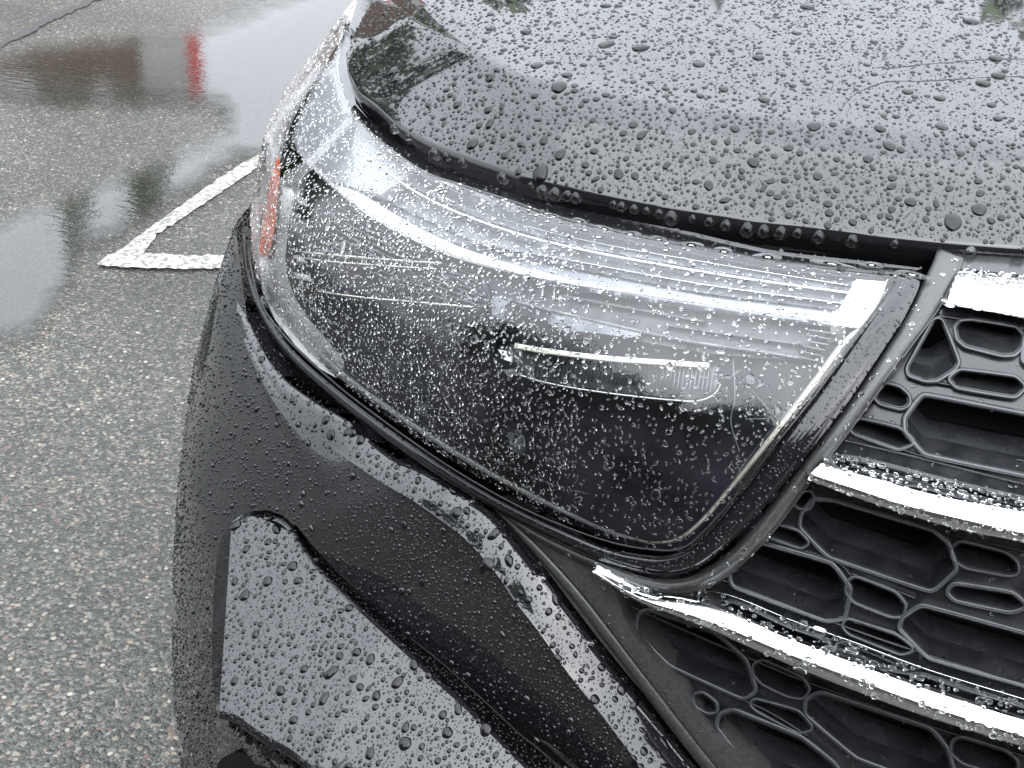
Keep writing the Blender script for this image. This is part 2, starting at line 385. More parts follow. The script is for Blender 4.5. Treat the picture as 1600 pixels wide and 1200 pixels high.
M['brick'] = mat('brown_wall', (.11, .07, .045), .8)
M['palewall'] = mat('pale_grey_wall', (.42, .42, .40), .8)
M['redtrim'] = mat('red_trim', (.5, .015, .015), .5)
M['leaf'] = add_noise(mat('leaf_green', (.05, .085, .025), .6), 3, 2, 0, 0, (.03, .055, .015), (.09, .13, .04))
M['bark'] = mat('bark', (.06, .045, .035), .9)

# ------------------------------------------------------------------ ground and markings
def sheet(name, px, z, mat_, label=None, step=None, film_w=None, kind='structure', noise=0):
    """flat sheet on the ground whose outline is given by picture points"""
    px = np.asarray(px, float)
    pts = []
    q = np.roll(px, -1, 0)
    for a, b in zip(px, q):
        k = max(1, int(np.linalg.norm(b-a)/6)); pts += [a+(b-a)*i/k for i in range(k)]
    L = np.array(pts)
    if noise: L = L+RNG.normal(0, noise, L.shape)
    edges = [(i, (i+1) % len(L)) for i in range(len(L))]
    allp = L
    if step:
        gx, gy = np.meshgrid(np.arange(L[:, 0].min(), L[:, 0].max(), step), np.arange(L[:, 1].min(), L[:, 1].max(), step)); gx = gx.ravel(); gy = gy.ravel()
        k = inpoly(gx, gy, L) & (polydist(gx, gy, L) > step*.4); allp = np.vstack([L, np.stack([gx[k], gy[k]], -1)])
    res = delaunay_2d_cdt([Vector(p) for p in allp.tolist()], edges, [], 1, 1e-4)
    v2 = np.array([tuple(v) for v in res[0]]); V = plane_z(v2[:, 0], v2[:, 1], z)
    T = [t for t in res[2]]
    c = v2[np.array(T)].mean(1); kk = inpoly(c[:, 0], c[:, 1], L); T = [tuple(t[::-1]) for t, g in zip(T, kk) if g]
    me = mesh(name, V, T, False)
    if me.polygons and me.polygons[0].normal.z < 0: me.flip_normals()
    if film_w:
        at = me.attributes.new('film', 'FLOAT', 'POINT'); at.data.foreach_set('value', np.clip(polydist(v2[:, 0], v2[:, 1], L)/film_w, 0, 1).astype(np.float32))
    o = link(name, me, mat_); tag(o, label, kind=kind); return o
g = 300
road = link('road', mesh('road', [(-g, -g, 0), (g, -g, 0), (g, g, 0), (-g, g, 0)], [(0, 1, 2, 3)], False), M['asphalt'])
tag(road, 'wet grey asphalt of the car park', kind='structure')
sheet('parking_line', [(160, 404), (192, 388), (240, 352), (300, 308), (352, 272), (400, 242), (470, 194), (470, 218), (396, 266), (340, 304), (290, 336), (246, 366), (228, 392), (218, 404)], .004, M['linepaint'], 'white painted parking line running diagonally behind the car corner', noise=.9)
sheet('parking_line', [(222, 397), (248, 396), (300, 399), (348, 398), (560, 402), (560, 424), (344, 419), (280, 420), (200, 418), (150, 414), (162, 404)], .008, M['linepaint'], 'short white painted line meeting the diagonal one at a corner', noise=.9)
sheet('pavement_crack', [(-20, 78), (10, 60), (40, 48), (70, 28), (92, 18), (120, 8), (150, -6), (200, -20), (205, -17), (152, 0), (124, 12), (97, 24), (74, 36), (44, 54), (14, 66), (-20, 84)], .004, M['crack'], 'dark crack across the asphalt at the far end of the car park', noise=1.3)
sheet('puddle', [(-40, 80), (40, 56), (130, 44), (300, 30), (360, 10), (480, -40), (800, -90), (900, 200), (600, 300), (440, 262), (372, 262), (330, 292), (250, 345), (190, 378), (150, 398), (110, 470), (60, 540), (-60, 560), (-120, 440), (-60, 350), (60, 300), (170, 262), (260, 226), (330, 196), (338, 182), (318, 176), (200, 180), (110, 182), (20, 170), (-40, 150)], .012, M['puddle'], 'shallow puddle mirroring the pale sky beside the car', step=9, film_w=60)

# ------------------------------------------------------------------ things that the water and the paint mirror
def box(x0, x1, y0, y1, z0, z1):
    V = [(x, y, z) for x in (x0, x1) for y in (y0, y1) for z in (z0, z1)]
    return np.array(V, float), [(0, 1, 3, 2), (4, 6, 7, 5), (0, 4, 5, 1), (2, 3, 7, 6), (0, 2, 6, 4), (1, 5, 7, 3)]
def mirror_at(px, py, y):
    """point at depth y whose mirror image in the puddle lies at this picture point"""
    gp = plane_z(np.array([px]), np.array([py]), .012)[0]; d = ray(np.array([px]), np.array([py]))[0]*np.array([1, 1, -1])
    t = (y-gp[1])/d[1]; return gp+d*t
YB = 26.0
bA = mirror_at(75, 60, YB); bB = mirror_at(125, 160, YB); bC = mirror_at(222, 140, YB); bD = mirror_at(298, 140, YB); bE = mirror_at(318, 150, YB)
top = mirror_at(200, 150, YB)[2]
bl = bpy.data.objects.new('brick_building', None); COL.objects.link(bl); bl.location = (bC[0], YB+4, 0)
tag(bl, 'brown building with a pale end bay and red corner, mirrored in the puddle', 'building')
def child_box(name, b, mm, par):
    V, Fc = box(*b); far = V[:, 1] > YB+1
    V[far, 0] = CAM[0]+(V[far, 0]-CAM[0])*(YB+8-CAM[1])/(YB-CAM[1])-.4      # plan narrows with the line of sight, like a corner plot
    V = V-np.array(par.location); return link(name, mesh(name, V, Fc, False), mm, par)
child_box('wall', (bA[0]-3, bC[0], YB, YB+8, 0, top), M['brick'], bl)
child_box('end_bay', (bC[0]+.003, bD[0], YB+.05, YB+8, 0, top), M['palewall'], bl)
child_box('corner_panel', (bD[0]+.003, bE[0], YB-.02, YB+8, 0, top), M['redtrim'], bl)
child_box('parapet', (bA[0]-3.2, bE[0]+.1, YB-.1, YB+8.1, top+.003, top+.3), M['palewall'], bl)

bk = bpy.data.objects.new('added_dark_building', None); COL.objects.link(bk); bk.location = (0, -17, 0)  # unseen building added to block the sky from the headlight's reflections
tag(bk, 'long dark brown building added behind the viewer to darken the headlight reflections', 'building')
bk.rotation_euler = (0, 0, math.radians(-24))
link('wall', mesh('wall', *box(-17, 9, 0, 6, 0, 7.6), False), add_noise(mat('added_dark_cladding', (.03, .024, .02), .7), 3, 4, 0, 0, (.018, .015, .013), (.05, .04, .033)), bk)
link('roof', mesh('roof', *box(-17.2, 9.2, -.3, 6.2, 7.603, 7.85), False), M['palewall'], bk)
for k in range(11):
    w_ = link('window', mesh('window', *box(-16+k*2.3, -14.7+k*2.3, -.05, -.003, 1.1, 2.6), False), mat('window_glass', (.02, .03, .04), .05), bk)
def crown_mesh(seed, n=2600, leaf=.13):
    r = np.random.default_rng(seed)
    nc = 26; cc = r.normal(0, 1, (nc, 3)); cc /= np.linalg.norm(cc, axis=1, keepdims=True); cc *= r.uniform(.25, .85, (nc, 1)); rad = r.uniform(.22, .42, nc)
    k = r.integers(0, nc, n); d = r.normal(0, 1, (n, 3)); d /= np.linalg.norm(d, axis=1, keepdims=True)
    p = cc[k]+d*(rad[k]*r.uniform(.5, 1, n)**.5)[:, None]
    V = np.empty((n, 4, 3)); a = r.normal(0, 1, (n, 3)); a /= np.linalg.norm(a, axis=1, keepdims=True); b = np.cross(a, d); b /= np.maximum(np.linalg.norm(b, axis=1, keepdims=True), 1e-6)
    s = leaf*r.uniform(.5, 1.2, n)[:, None]
    V[:, 0] = p-a*s*.8; V[:, 1] = p+b*s*.4; V[:, 2] = p+a*s*.8; V[:, 3] = p-b*s*.4
    return mesh('crown', V.reshape(-1, 3), np.arange(n*4).reshape(-1, 4), False)
def trunk_mesh():
    rows = []
    for i, (z, r) in enumerate([(0, .2), (.3, .15), (.8, .12), (1.5, .1), (2.2, .07), (3, .04)]):
        a = np.linspace(0, 2*math.pi, 10, endpoint=False); rows.append(np.stack([r*np.cos(a)+.05*math.sin(i), r*np.sin(a), a*0+z], -1))
    V = np.vstack(rows); return mesh('trunk', V, grid_faces(6, 10, True))
CR = [crown_mesh(s_) for s_ in (1, 2, 3)]; TK = trunk_mesh()
for c_ in CR: c_.materials.append(M['leaf'])
TK.materials.append(M['bark'])
def tree(x, y, h, w, label, i):
    t = bpy.data.objects.new('leafy_tree', None); COL.objects.link(t); t.location = (x, y, 0); tag(t, label, 'tree', 'trees around the car park')
    c_ = link('crown', CR[i % 3], None, t); c_.location = (0, 0, h*.58); c_.scale = (w, w, h*.45); c_.rotation_euler = (0, 0, i*1.7)
    k = link('trunk', TK, None, t); k.scale = (h/8, h/8, h/4.2)
TREES = [(-10.1, -4.6, 10.6, 1.9), (-8.4, -7.2, 11.2, 2.1), (-5.4, -9.4, 11.4, 2.1), (-2.4, -10.2, 11.0, 1.9), (-4.9, 22, 7.4, 2.5), (-2.0, 23, 7.7, 2.6), (4.6, 22, 7.4, 2.4), (9, 24, 7.8, 3), (-17.4, 36, 18.4, 1.0), (-20.2, 37, 19.5, 1.1), (-5.6, -11.2, 5.6, 2.9), (-8.6, -9.8, 5.9, 2.9), (-11.2, -7.6, 5.6, 2.7), (-9.6, 6.6, 6.2, 2.6), (-8.8, 9.4, 6.2, 1.7), (-1.5, -12.5, 6.0, 2.9), (3, -12, 6, 2.9)]
for i, (x, y, h, w) in enumerate(TREES):
    where = 'beyond the bonnet' if y > 10 else ('left of the car' if y > 0 else 'behind the viewer')
    tree(x, y, h, w, 'leafy green tree %s, seen only as a reflection' % where, i)

# ------------------------------------------------------------------ the car
car = bpy.data.objects.new('car', None); COL.objects.link(car); car.location = (-.3, .6, 0)
tag(car, 'black car beaded with rain, its right front corner turned to the viewer', 'car')
bpy.context.view_layer.update()
KEEP = Matrix.Translation(-car.location)
def adopt(o):   # geometry is written in world coordinates
    o.matrix_parent_inverse = KEEP; return o
_link = link
def link(name, me, mat_=None, parent=None):
    o = _link(name, me, mat_, parent)
    if parent is car: o.matrix_parent_inverse = KEEP
    return o

# inner black core so that nothing shows through the gaps
core = area_obj('inner_body', [(560, 120), (640, 60), (2280, 330), (2280, 1560), (700, 1560), (620, 1330), (560, 1180), (480, 900), (440, 640), (440, 300)], -.12, M['dark'], car, step=40, resample=30)

# bonnet
EDGE = [(541, 84), (544, 113), (560, 143), (590, 167), (623, 197), (673, 227), (727, 247), (773, 263), (830, 283), (890, 297), (940, 308), (1000, 320), (1070, 332), (1170, 347), (1270, 358), (1370, 370), (1470, 380), (1600, 390), (1800, 402), (2300, 440)]
hn = 280
e2 = curve(EDGE, hn)
u = np.linspace(0, 1, hn)
def ctrl(us, pts, zs):
    c_ = curve(pts, 400); 
    # parameter follows control index
    P_ = np.asarray(pts, float); 
    xs = np.interp(u, us, P_[:, 0]); ys = np.interp(u, us, P_[:, 1]); zz = np.interp(u, us, zs)
    k = np.exp(-.5*(np.arange(-14, 15)/6.)**2); k /= k.sum()
    sm = lambda v: np.convolve(np.pad(v, 14, mode='reflect', reflect_type='odd'), k, 'valid')
    return plane_z(sm(xs), sm(ys), sm(zz)*1.0)
row0 = S(e2[:, 0], e2[:, 1], .012)
us = [0, .073, .145, .218, .363, .545, .726, 1]
row1 = ctrl(us, [(594, -12), (627, 14), (720, 66), (810, 113), (1070, 157), (1370, 188), (1800, 232), (2320, 290)], [1.020, 1.040, 1.050, 1.054, 1.057, 1.060, 1.065, 1.066])
row2 = ctrl(us, [(640, -90), (690, -60), (790, -30), (880, -10), (1120, 10), (1400, 20), (1850, 40), (2400, 80)], [1.028, 1.050, 1.062, 1.066, 1.072, 1.078, 1.082, 1.084])
row3 = ctrl(us, [(720, -170), (770, -160), (850, -150), (950, -145), (1150, -140), (1450, -135), (1900, -130), (2480, -110)], [1.036, 1.062, 1.074, 1.078, 1.086, 1.094, 1.10, 1.102])
def lerp(a, b, t): return a+(b-a)*t
# rolled leading lip, front facet with slight crown, soft crease, flat top
n0 = nrm(row0)
lip = [row0-n0*.028+np.array([0, .006, -.004]), row0-n0*.010+np.array([0, .0, -.006]), row0-n0*.003+np.array([0, 0, -.004]), row0]
front = []
for t in (.03, .08, .16, .3, .45, .6, .75, .86, .93):
    front.append(lerp(row0, row1, t)+np.array([0, 0, .006])*math.sin(math.pi*t)**.8)
bend = [lerp(row0, row1, .985)+np.array([0, 0, -.0004]), lerp(row1, row2, .03)+np.array([0, 0, -.0006])]
topr = [lerp(row1, row2, t)+np.array([0, 0, .003])*math.sin(math.pi*t) for t in (.12, .25, .4, .55, .7, .85)]+[row2]+[lerp(row2, row3, t) for t in (.25, .5, .75, 1)]
R = np.array(lip+front+bend+topr)
nr, nc_ = R.shape[:2]; HV = R.reshape(-1, 3)
hf = grid_faces(nr, nc_)
bonnet_me = mesh('bonnet', HV, hf)
if np.mean([p.normal.z for p in bonnet_me.polygons]) < 0: bonnet_me.flip_normals()
bonnet = link('bonnet', bonnet_me, M['paint'], car)
HG = R  # kept for the raindrops

# bumper: side face, lit band, dark face, lower pod
LJ = [(384, 492), (404, 560), (436, 640), (460, 700), (468, 760), (452, 800), (405, 797), (362, 815), (342, 860), (334, 930), (331, 1010), (334, 1080), (338, 1118), (344, 1200), (352, 1330)]
SIL = [(368, 350), (340, 430), (318, 510), (304, 560), (296, 610), (289, 660), (282, 720), (276, 780), (271, 860), (269, 930), (269, 1010), (271, 1080), (276, 1130), (284, 1200), (300, 1330)]
nL = 140
lj = curve(LJ, nL); sl = curve(SIL, nL)
rows = []
for t in np.linspace(0, 1, 14):
    q = lj+(sl-lj)*t; rows.append(S(q[:, 0], q[:, 1], -.0))
V, Fc = loft(rows, 1)
# roll the side face back out of sight, so that it has depth from other places
rr = [rows[-1]]
for k in range(1, 8):
    rr.append(rows[-1]+np.array([-.012*math.sin(k/7*math.pi), .09*k, 0.0]))
V2, F2 = loft(rr, 1)
side_part = merge([(V, Fc), (V2, F2)])
Ac = [(372, 470), (384, 492), (404, 532), (440, 588), (492, 628), (540, 656), (576, 688), (616, 716), (664, 736), (712, 764), (744, 784), (780, 812), (808, 848), (847, 898), (885, 950), (925, 1002), (972, 1060), (1025, 1122), (1087, 1197), (1200, 1330)]
Bc = [(372, 492), (384, 520), (402, 560), (432, 612), (468, 654), (504, 688), (552, 724), (600, 756), (648, 784), (692, 815), (730, 845), (775, 896), (806, 941), (840, 985), (890, 1055), (940, 1117), (1000, 1197), (1100, 1330)]
Cc = [(452, 800), (480, 842), (501, 866), (540, 907), (585, 949), (630, 988), (690, 1036), (745, 1085), (780, 1117), (812, 1147), (850, 1177), (900, 1225), (1000, 1330)]
nB = 150
ac = curve(Ac, nB); bc = curve(Bc, nB)
a3 = S(ac[:, 0], ac[:, 1], np.interp(np.linspace(0, 1, nB), [0, .1, .2, .3, .5, .6, .8, 1], [0, -.001, -.003, -.007, -.009, -.012, -.024, -.028])); b3 = S(bc[:, 0], bc[:, 1], .004)
a_in = a3+(-nrm(a3))*.03
band_rows = [a_in, a3-nrm(a3)*.002, a3]+[lerp(a3, b3, t)+nrm(b3)*.0012*math.sin(math.pi*t) for t in (.2, .4, .6, .8)]+[lerp(a3, b3, .97), b3]
V, Fc = loft(band_rows, 1); band_part = (V, Fc)
# dark face between B and C, its left end on the side face
bi = [i for i in range(nB) if bc[i, 0] >= 384]
bd = curve(bc[bi], nB)
cl = curve([(384, 540), (404, 590), (432, 655), (456, 710), (466, 760)]+Cc[0:], nB)
# match: left part of B faces side line
d3a = S(bd[:, 0], bd[:, 1], .0015)
offc = np.interp(np.arange(nB)/nB, [0, .3, .45, 1], [0.0, .0, -.012, -.022])
d3b = S(cl[:, 0], cl[:, 1], offc)
face_rows = [d3a]+[lerp(d3a, d3b, t)+nrm(d3b)*.004*math.sin(math.pi*t) for t in (.15, .3, .45, .6, .75, .9)]+[d3b]
V, Fc = loft(face_rows, 1); face_part = (V, Fc)
# pod
Dc = [(362, 815), (385, 800), (420, 798), (450, 812), (474, 850), (503, 888), (545, 930), (590, 970), (660, 1035), (730, 1100), (790, 1160), (830, 1200), (960, 1330)]
Ec = [(342, 1122), (350, 1124), (370, 1131), (395, 1150), (420, 1166), (448, 1180), (480, 1204), (520, 1232), (560, 1262), (600, 1290), (640, 1310), (680, 1330), (760, 1360)]
dc = curve(Dc, 120); ec = curve(Ec, 120)
_t, _a = math.radians(57), math.radians(-27)
pn = np.array([math.cos(_t)*math.sin(_a), -math.cos(_t)*math.cos(_a), math.sin(_t)]); PR = 1.5
pc = S(560, 1010, .008)[0]-pn*PR          # the panel is part of a wide shallow dome
def on_pod(px, py):
    d = ray(px, py); o = CAM-pc; b_ = (d*o).sum(-1); c_ = o@o-PR*PR
    return CAM+d*(-b_-np.sqrt(np.maximum(b_*b_-c_, 0)))[:, None]
p3a = on_pod(dc[:, 0], dc[:, 1]); p3b = on_pod(ec[:, 0], ec[:, 1])
pod_rows = [p3a-pn*.03, p3a-pn*.0012]
for t in np.linspace(0.004, .996, 26):
    q_ = dc+(ec-dc)*t; pod_rows.append(on_pod(q_[:, 0], q_[:, 1]))
p3c = p3b-pn*.004; p3d = p3b+np.array([.01, .05, -.10])
pod_rows += [p3b-pn*.0012, p3c+np.array([0, .002, 0]), lerp(p3c, p3d, .5), p3d]
V, Fc = loft(pod_rows, 1); pod_part = (V, Fc)
# join strip between C and D (dark groove with a light crease line)
c3 = S(curve(Cc, 120)[:, 0], curve(Cc, 120)[:, 1], -.02); dd = curve([(455, 806)]+Dc[4:], 120); d3 = S(dd[:, 0], dd[:, 1], -.024)
V, Fc = loft([c3-nrm(c3)*.002, lerp(c3, d3, .15)-nrm(c3)*.004, lerp(c3, d3, .5)-nrm(c3)*.003, d3], 1); groove_part = (V, Fc)
bumper = link('bumper', mesh('bumper', *merge([side_part])), M['paint'], car)
def sub(name, part, mm, par):
    return link(name, mesh(name, *part), mm, par)
band_o = sub('bumper_ledge', band_part, M['paint'], bumper); face_o = sub('bumper_face', face_part, M['paint'], bumper)
pod_o = sub('lamp_pod', pod_part, M['paint'], bumper); groove_o = sub('bumper_groove', groove_part, M['gloss'], bumper)
# wheel-side duct below the pod
area_obj('air_duct', rounded([(336, 1196), (352, 1180), (372, 1174), (402, 1182), (440, 1204), (480, 1230), (470, 1290), (345, 1290)], .2), .006, M['dark'], bumper, step=14)
area_obj('duct_surround', [(338, 1120), (352, 1126), (385, 1144), (420, 1166), (452, 1184), (490, 1210), (640, 1300), (560, 1335), (346, 1335), (340, 1200)], .001, M['paint'], bumper, step=14)
crease = ribbon_obj('crease_line', Cc[1:-1], 3.5, -.015, M['paint'], bumper, height=.002, n=110)

# fascia between bumper and grille: matte bracket with a raised ridge
FAS = [(758, 782), (800, 800), (860, 838), (930, 886), (962, 925), (975, 965), (992, 995), (1022, 1030), (1050, 1060), (1066, 1078), (1080, 1110), (1100, 1140), (1130, 1165), (1185, 1222), (1300, 1345), (1232, 1345), (1099, 1194), (1036, 1119), (983, 1057), (936, 999), (895, 946), (857, 894), (818, 844), (788, 808)]
fas = area_obj('fascia_trim', FAS, -.016, M['trim'], car, step=9, skirt=.03)
ribbon_obj('trim_ridge', [(770, 792), (805, 826), (850, 872), (905, 935), (955, 1000), (1010, 1072), (1070, 1150), (1110, 1200), (1190, 1300)], [4, 14, 18, 20, 20, 22, 22, 22, 22], -.016, M['trim'], fas, height=.0045, n=90)

# ---------------------------------------------------------------- headlight
LT = [(556, -6), (543, 30), (530, 90), (534, 130), (550, 168), (590, 214), (660, 266), (722, 289), (803, 315), (870, 338), (970, 362), (1068, 382), (1150, 398), (1220, 410), (1340, 422), (1420, 429)]
LR = [(1412, 450), (1385, 478), (1345, 525), (1300, 590), (1240, 665), (1180, 738), (1130, 800), (1095, 838), (1062, 860), (1020, 860)]
LB = [(960, 846), (900, 822), (800, 775), (700, 716), (600, 648), (540, 602), (480, 546), (432, 490), (405, 440), (394, 390), (392, 330), (398, 280), (412, 215), (432, 170), (462, 118), (500, 68), (530, 30)]
LP = np.array([tuple(p) for p in curve(LT+LR+LB, 260, closed=True)])
housing = area_obj('headlight', LP, lambda x, y: -.055-.02*np.clip((y-450)/350, 0, 1), M['lampblack'], car, step=16)
def hl(name, poly, off, mm, **kw): return area_obj(name, poly, off, mm, housing, **kw)
def hr(name, pts, w, off, mm, **kw): return ribbon_obj(name, pts, w, off, mm, housing, **kw)
# clear cover
def bulge(x, y):
    yt = np.interp(x, [400, 560, 800, 1100, 1430], [330, 165, 293, 370, 420]); yb = np.interp(x, [400, 480, 600, 800, 960, 1060, 1200, 1400], [430, 546, 648, 775, 846, 860, 715, 470])
    return .022*np.sin(math.pi*np.clip((y-yt)/np.maximum(yb-yt, 60), 0, 1)**.62)*np.clip((yb-yt)/300, 0, 1)*np.clip((1420-x)/420, 0, 1)
lens = hl('clear_cover', LP, bulge, M['lens'], step=11, edge=(12, .004))
# silver upper housing in three steps
hl('upper_shelf', [(545, 40), (556, 160), (600, 215), (673, 262), (807, 310), (973, 358), (1150, 400), (1340, 430), (1330, 455), (1120, 425), (900, 385), (760, 345), (650, 295), (560, 228), (500, 150), (500, 90)], -.028, M['silver'], step=14, skirt=.012)
hl('middle_shelf', [(500, 92), (500, 150), (560, 228), (650, 295), (760, 345), (900, 385), (1120, 425), (1330, 455), (1315, 485), (1100, 458), (900, 420), (740, 378), (620, 322), (530, 262), (468, 200), (455, 150)], -.036, M['ledge'], step=14, skirt=.012)
hl('light_bar', [(455, 150), (468, 200), (530, 262), (620, 322), (740, 378), (900, 420), (1100, 458), (1315, 485), (1305, 512), (1090, 484), (880, 450), (720, 408), (600, 350), (520, 290), (455, 225), (436, 185)], -.040, M['silver'], step=12, skirt=.015)
for k, (c_, w_, mm) in enumerate([
    ([(560, 232), (650, 300), (760, 349), (900, 388), (1120, 428), (1330, 458)], 3.5, 'white'),
    ([(640, 262), (760, 318), (900, 352), (1120, 392), (1340, 428)], 4, 'chrome'),
    ([(700, 318), (900, 372), (1120, 412), (1330, 446)], 2.5, 'chrome'),
    ([(450, 205), (520, 278), (600, 338), (720, 396), (880, 438), (1090, 472), (1300, 503)], [24, 24, 20, 11, 5, 4, 4], 'white'),
    ([(700, 372), (900, 408), (1100, 444), (1320, 474)], 3, 'chrome')]):
    hr('light_guide', c_, w_, -.024 if k < 3 else -.030, M[mm], height=.004, n=90)
hl('end_block', [(1338, 436), (1386, 440), (1378, 462), (1352, 514), (1298, 508), (1318, 470)], -.02, M['white'], step=12, skirt=.02, edge=(5, .002))  # chrome facing the sky, its bright reflection painted as plain white
for k in range(6):
    y = 518+k*8.5; hr('cooling_fin', [(1262-k*2.5, y-3), (1308-k*6, y+4)], 3.2, -.034, M['ledge'], height=.004, n=6)
# ribbed grey panel under the bar
hl('rib_panel', [(450, 215), (520, 292), (600, 352), (720, 410), (880, 452), (1090, 487), (1296, 514), (1262, 566), (1100, 552), (930, 520), (800, 488), (740, 474), (640, 436), (540, 388), (452, 330), (438, 262)], -.050, M['greybox'], step=16)
for k in range(9):
    y = k*8.5; x = k*2
    hr('panel_rib', [(520-x, 318+y), (600-x*.5, 362+y), (680, 398+y*.95), (742+x*.5, 424+y*.9)], 2.8, -.045, M['ledge'], height=.003, n=26)
for c_, w_ in (([(770, 462), (900, 494), (1060, 530), (1180, 548), (1268, 562)], 6), ([(880, 462), (1000, 484), (1100, 502)], 5), ([(1040, 508), (1150, 524), (1262, 540)], 2.5)):
    hr('panel_rail', c_, w_, -.045, M['ledge'], height=.003, n=40)
for x, y in ((818, 420), (832, 424), (850, 430), (868, 434)):
    hr('panel_slot', [(x, y), (x-3, y+34)], 3.5, -.046, M['white' if x in (850, 868) else 'ledge'], height=.002, n=8)
hl('projector_shelf', [(862, 486), (900, 494), (960, 508), (1010, 520), (985, 528), (930, 520), (880, 516), (856, 505)], -.044, M['silver'], step=10, skirt=.01)
# left lamp unit
hl('left_unit', [(455, 398), (500, 396), (600, 405), (700, 414), (760, 440), (768, 470), (745, 486), (640, 476), (540, 468), (478, 455), (458, 430)], -.046, M['lampblack'], step=14, skirt=.01)
for c_, mm, w_ in (([(466, 393), (520, 398), (600, 405), (690, 411)], 'cream', 3), ([(468, 402), (520, 409), (600, 415), (680, 420)], 'cream', 2.5), ([(496, 455), (560, 464), (650, 472), (740, 480)], 'cream', 3), ([(745, 480), (765, 474), (772, 464)], 'ledge', 3)):
    hr('light_guide', c_, w_, -.036, M[mm], height=.002, n=50)
for i in range(7): hr('guide_tick', [(515+i*26, 398+i*2.2), (513+i*26, 408+i*2)], 2.2, -.036, M['cream'], height=.002, n=4)
hl('clip', [(446, 312), (458, 304), (470, 320), (456, 332), (444, 326)], -.03, M['white'], step=8, skirt=.008)
hl('clip', [(450, 402), (462, 398), (468, 408), (454, 412)], -.03, M['white'], step=8, skirt=.008)
hl('clip', [(456, 424), (472, 428), (476, 438), (458, 434)], -.03, M['white'], step=8, skirt=.008)
hl('bracket', [(767, 472), (775, 463), (790, 470), (802, 466), (790, 478), (786, 500), (769, 494)], -.03, M['silver'], step=8, skirt=.012)
hl('bracket', [(446, 338), (462, 330), (472, 345), (458, 372), (448, 372)], -.036, M['ledge'], step=8, skirt=.008)
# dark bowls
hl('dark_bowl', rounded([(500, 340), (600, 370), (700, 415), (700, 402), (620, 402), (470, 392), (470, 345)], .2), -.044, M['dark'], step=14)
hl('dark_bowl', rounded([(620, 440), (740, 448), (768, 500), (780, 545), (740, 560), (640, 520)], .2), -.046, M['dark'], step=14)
# right projector lens unit
hl('projector_lens', [(798, 538), (850, 546), (950, 558), (1110, 570), (1122, 585), (1124, 608), (1108, 622), (1080, 628), (980, 620), (880, 606), (820, 590), (802, 570)], -.028, M['greybox'], step=8, skirt=.02, edge=(7, .004))
hr('light_guide', [(804, 540), (850, 548), (950, 560), (1050, 567), (1108, 571)], 8.5, -.022, M['cream'], height=.003, n=60, prof='flat')
for i in range(44):
    t = i/43; x = lerp(835, 1112, t); hr('lens_groove', [(x+3, 560+12*t), (x-2, 588+22*t)], 1.6, -.0255, M['ledge'], height=.0012, n=4, nd=3)
hr('light_guide', [(812, 586), (850, 597), (900, 607), (980, 618), (1060, 626), (1092, 626), (1116, 616), (1126, 600)], 2.4, -.024, M['white'], height=.002, n=80)
hl('bracket', [(778, 546), (796, 552), (800, 566), (788, 562)], -.03, M['white'], step=8, skirt=.006)
hl('bracket', [(786, 578), (802, 576), (808, 584), (794, 590)], -.03, M['ledge'], step=8, skirt=.006)
# small pieces low in the lamp
hl('bracket', [(792, 676), (812, 682), (816, 712), (800, 704)], -.05, M['ledge'], step=8, skirt=.006)
hl('bracket', [(655, 628), (668, 634), (664, 648), (652, 642)], -.04, M['ledge'], step=8, skirt=.004)
hr('harness_wire', [(640, 604), (655, 640), (665, 650), (718, 654)], 2.5, -.04, M['ledge'], height=.002, n=30)
hr('harness_wire', [(1145, 560), (1148, 620), (1142, 660), (1155, 705)], 2.2, -.045, M['ledge'], height=.002, n=30)
hr('harness_wire', [(1100, 585), (1135, 590), (1158, 578)], 2, -.045, M['ledge'], height=.002, n=20)
hr('harness_wire', [(1175, 610), (1205, 650), (1165, 655)], 1.6, -.05, M['ledge'], height=.002, n=20)
# chrome rim inside the cover; lower-left strip has its reflection painted white
hr('rim_strip', [(1350, 512), (1322, 532), (1270, 600), (1200, 690), (1140, 764), (1098, 812), (1060, 842), (1020, 848), (990, 842)], [6, 9, 10, 10, 9, 8, 7, 5, 4], -.012, M['cream'], height=.005, n=120)
hr('rim_strip', [(1312, 536), (1255, 612), (1190, 690), (1130, 770)], 2.5, -.02, M['ledge'], height=.003, n=60)
hr('rim_strip', [(990, 842), (950, 830), (900, 808), (800, 758), (700, 700), (600, 634), (540, 590), (500, 555)], [4, 6, 7, 8, 9, 9, 11, 16], -.006, M['white'], height=.004, n=140)
hr('seam_line', [(500, 553), (560, 592), (650, 655), (740, 705), (850, 752), (920, 772)], 2, -.02, M['ledge'], height=.002, n=80)
hl('sky_glare_patch', [(540, 44), (500, 96), (464, 150), (442, 192), (454, 218), (520, 284), (596, 304), (646, 268), (592, 206), (556, 162)], -.022, mat('painted_sky_glare', (.36, .37, .38), .3, .3), step=12, skirt=.01)  # added pale patch standing in for sky mirrored at a grazing angle
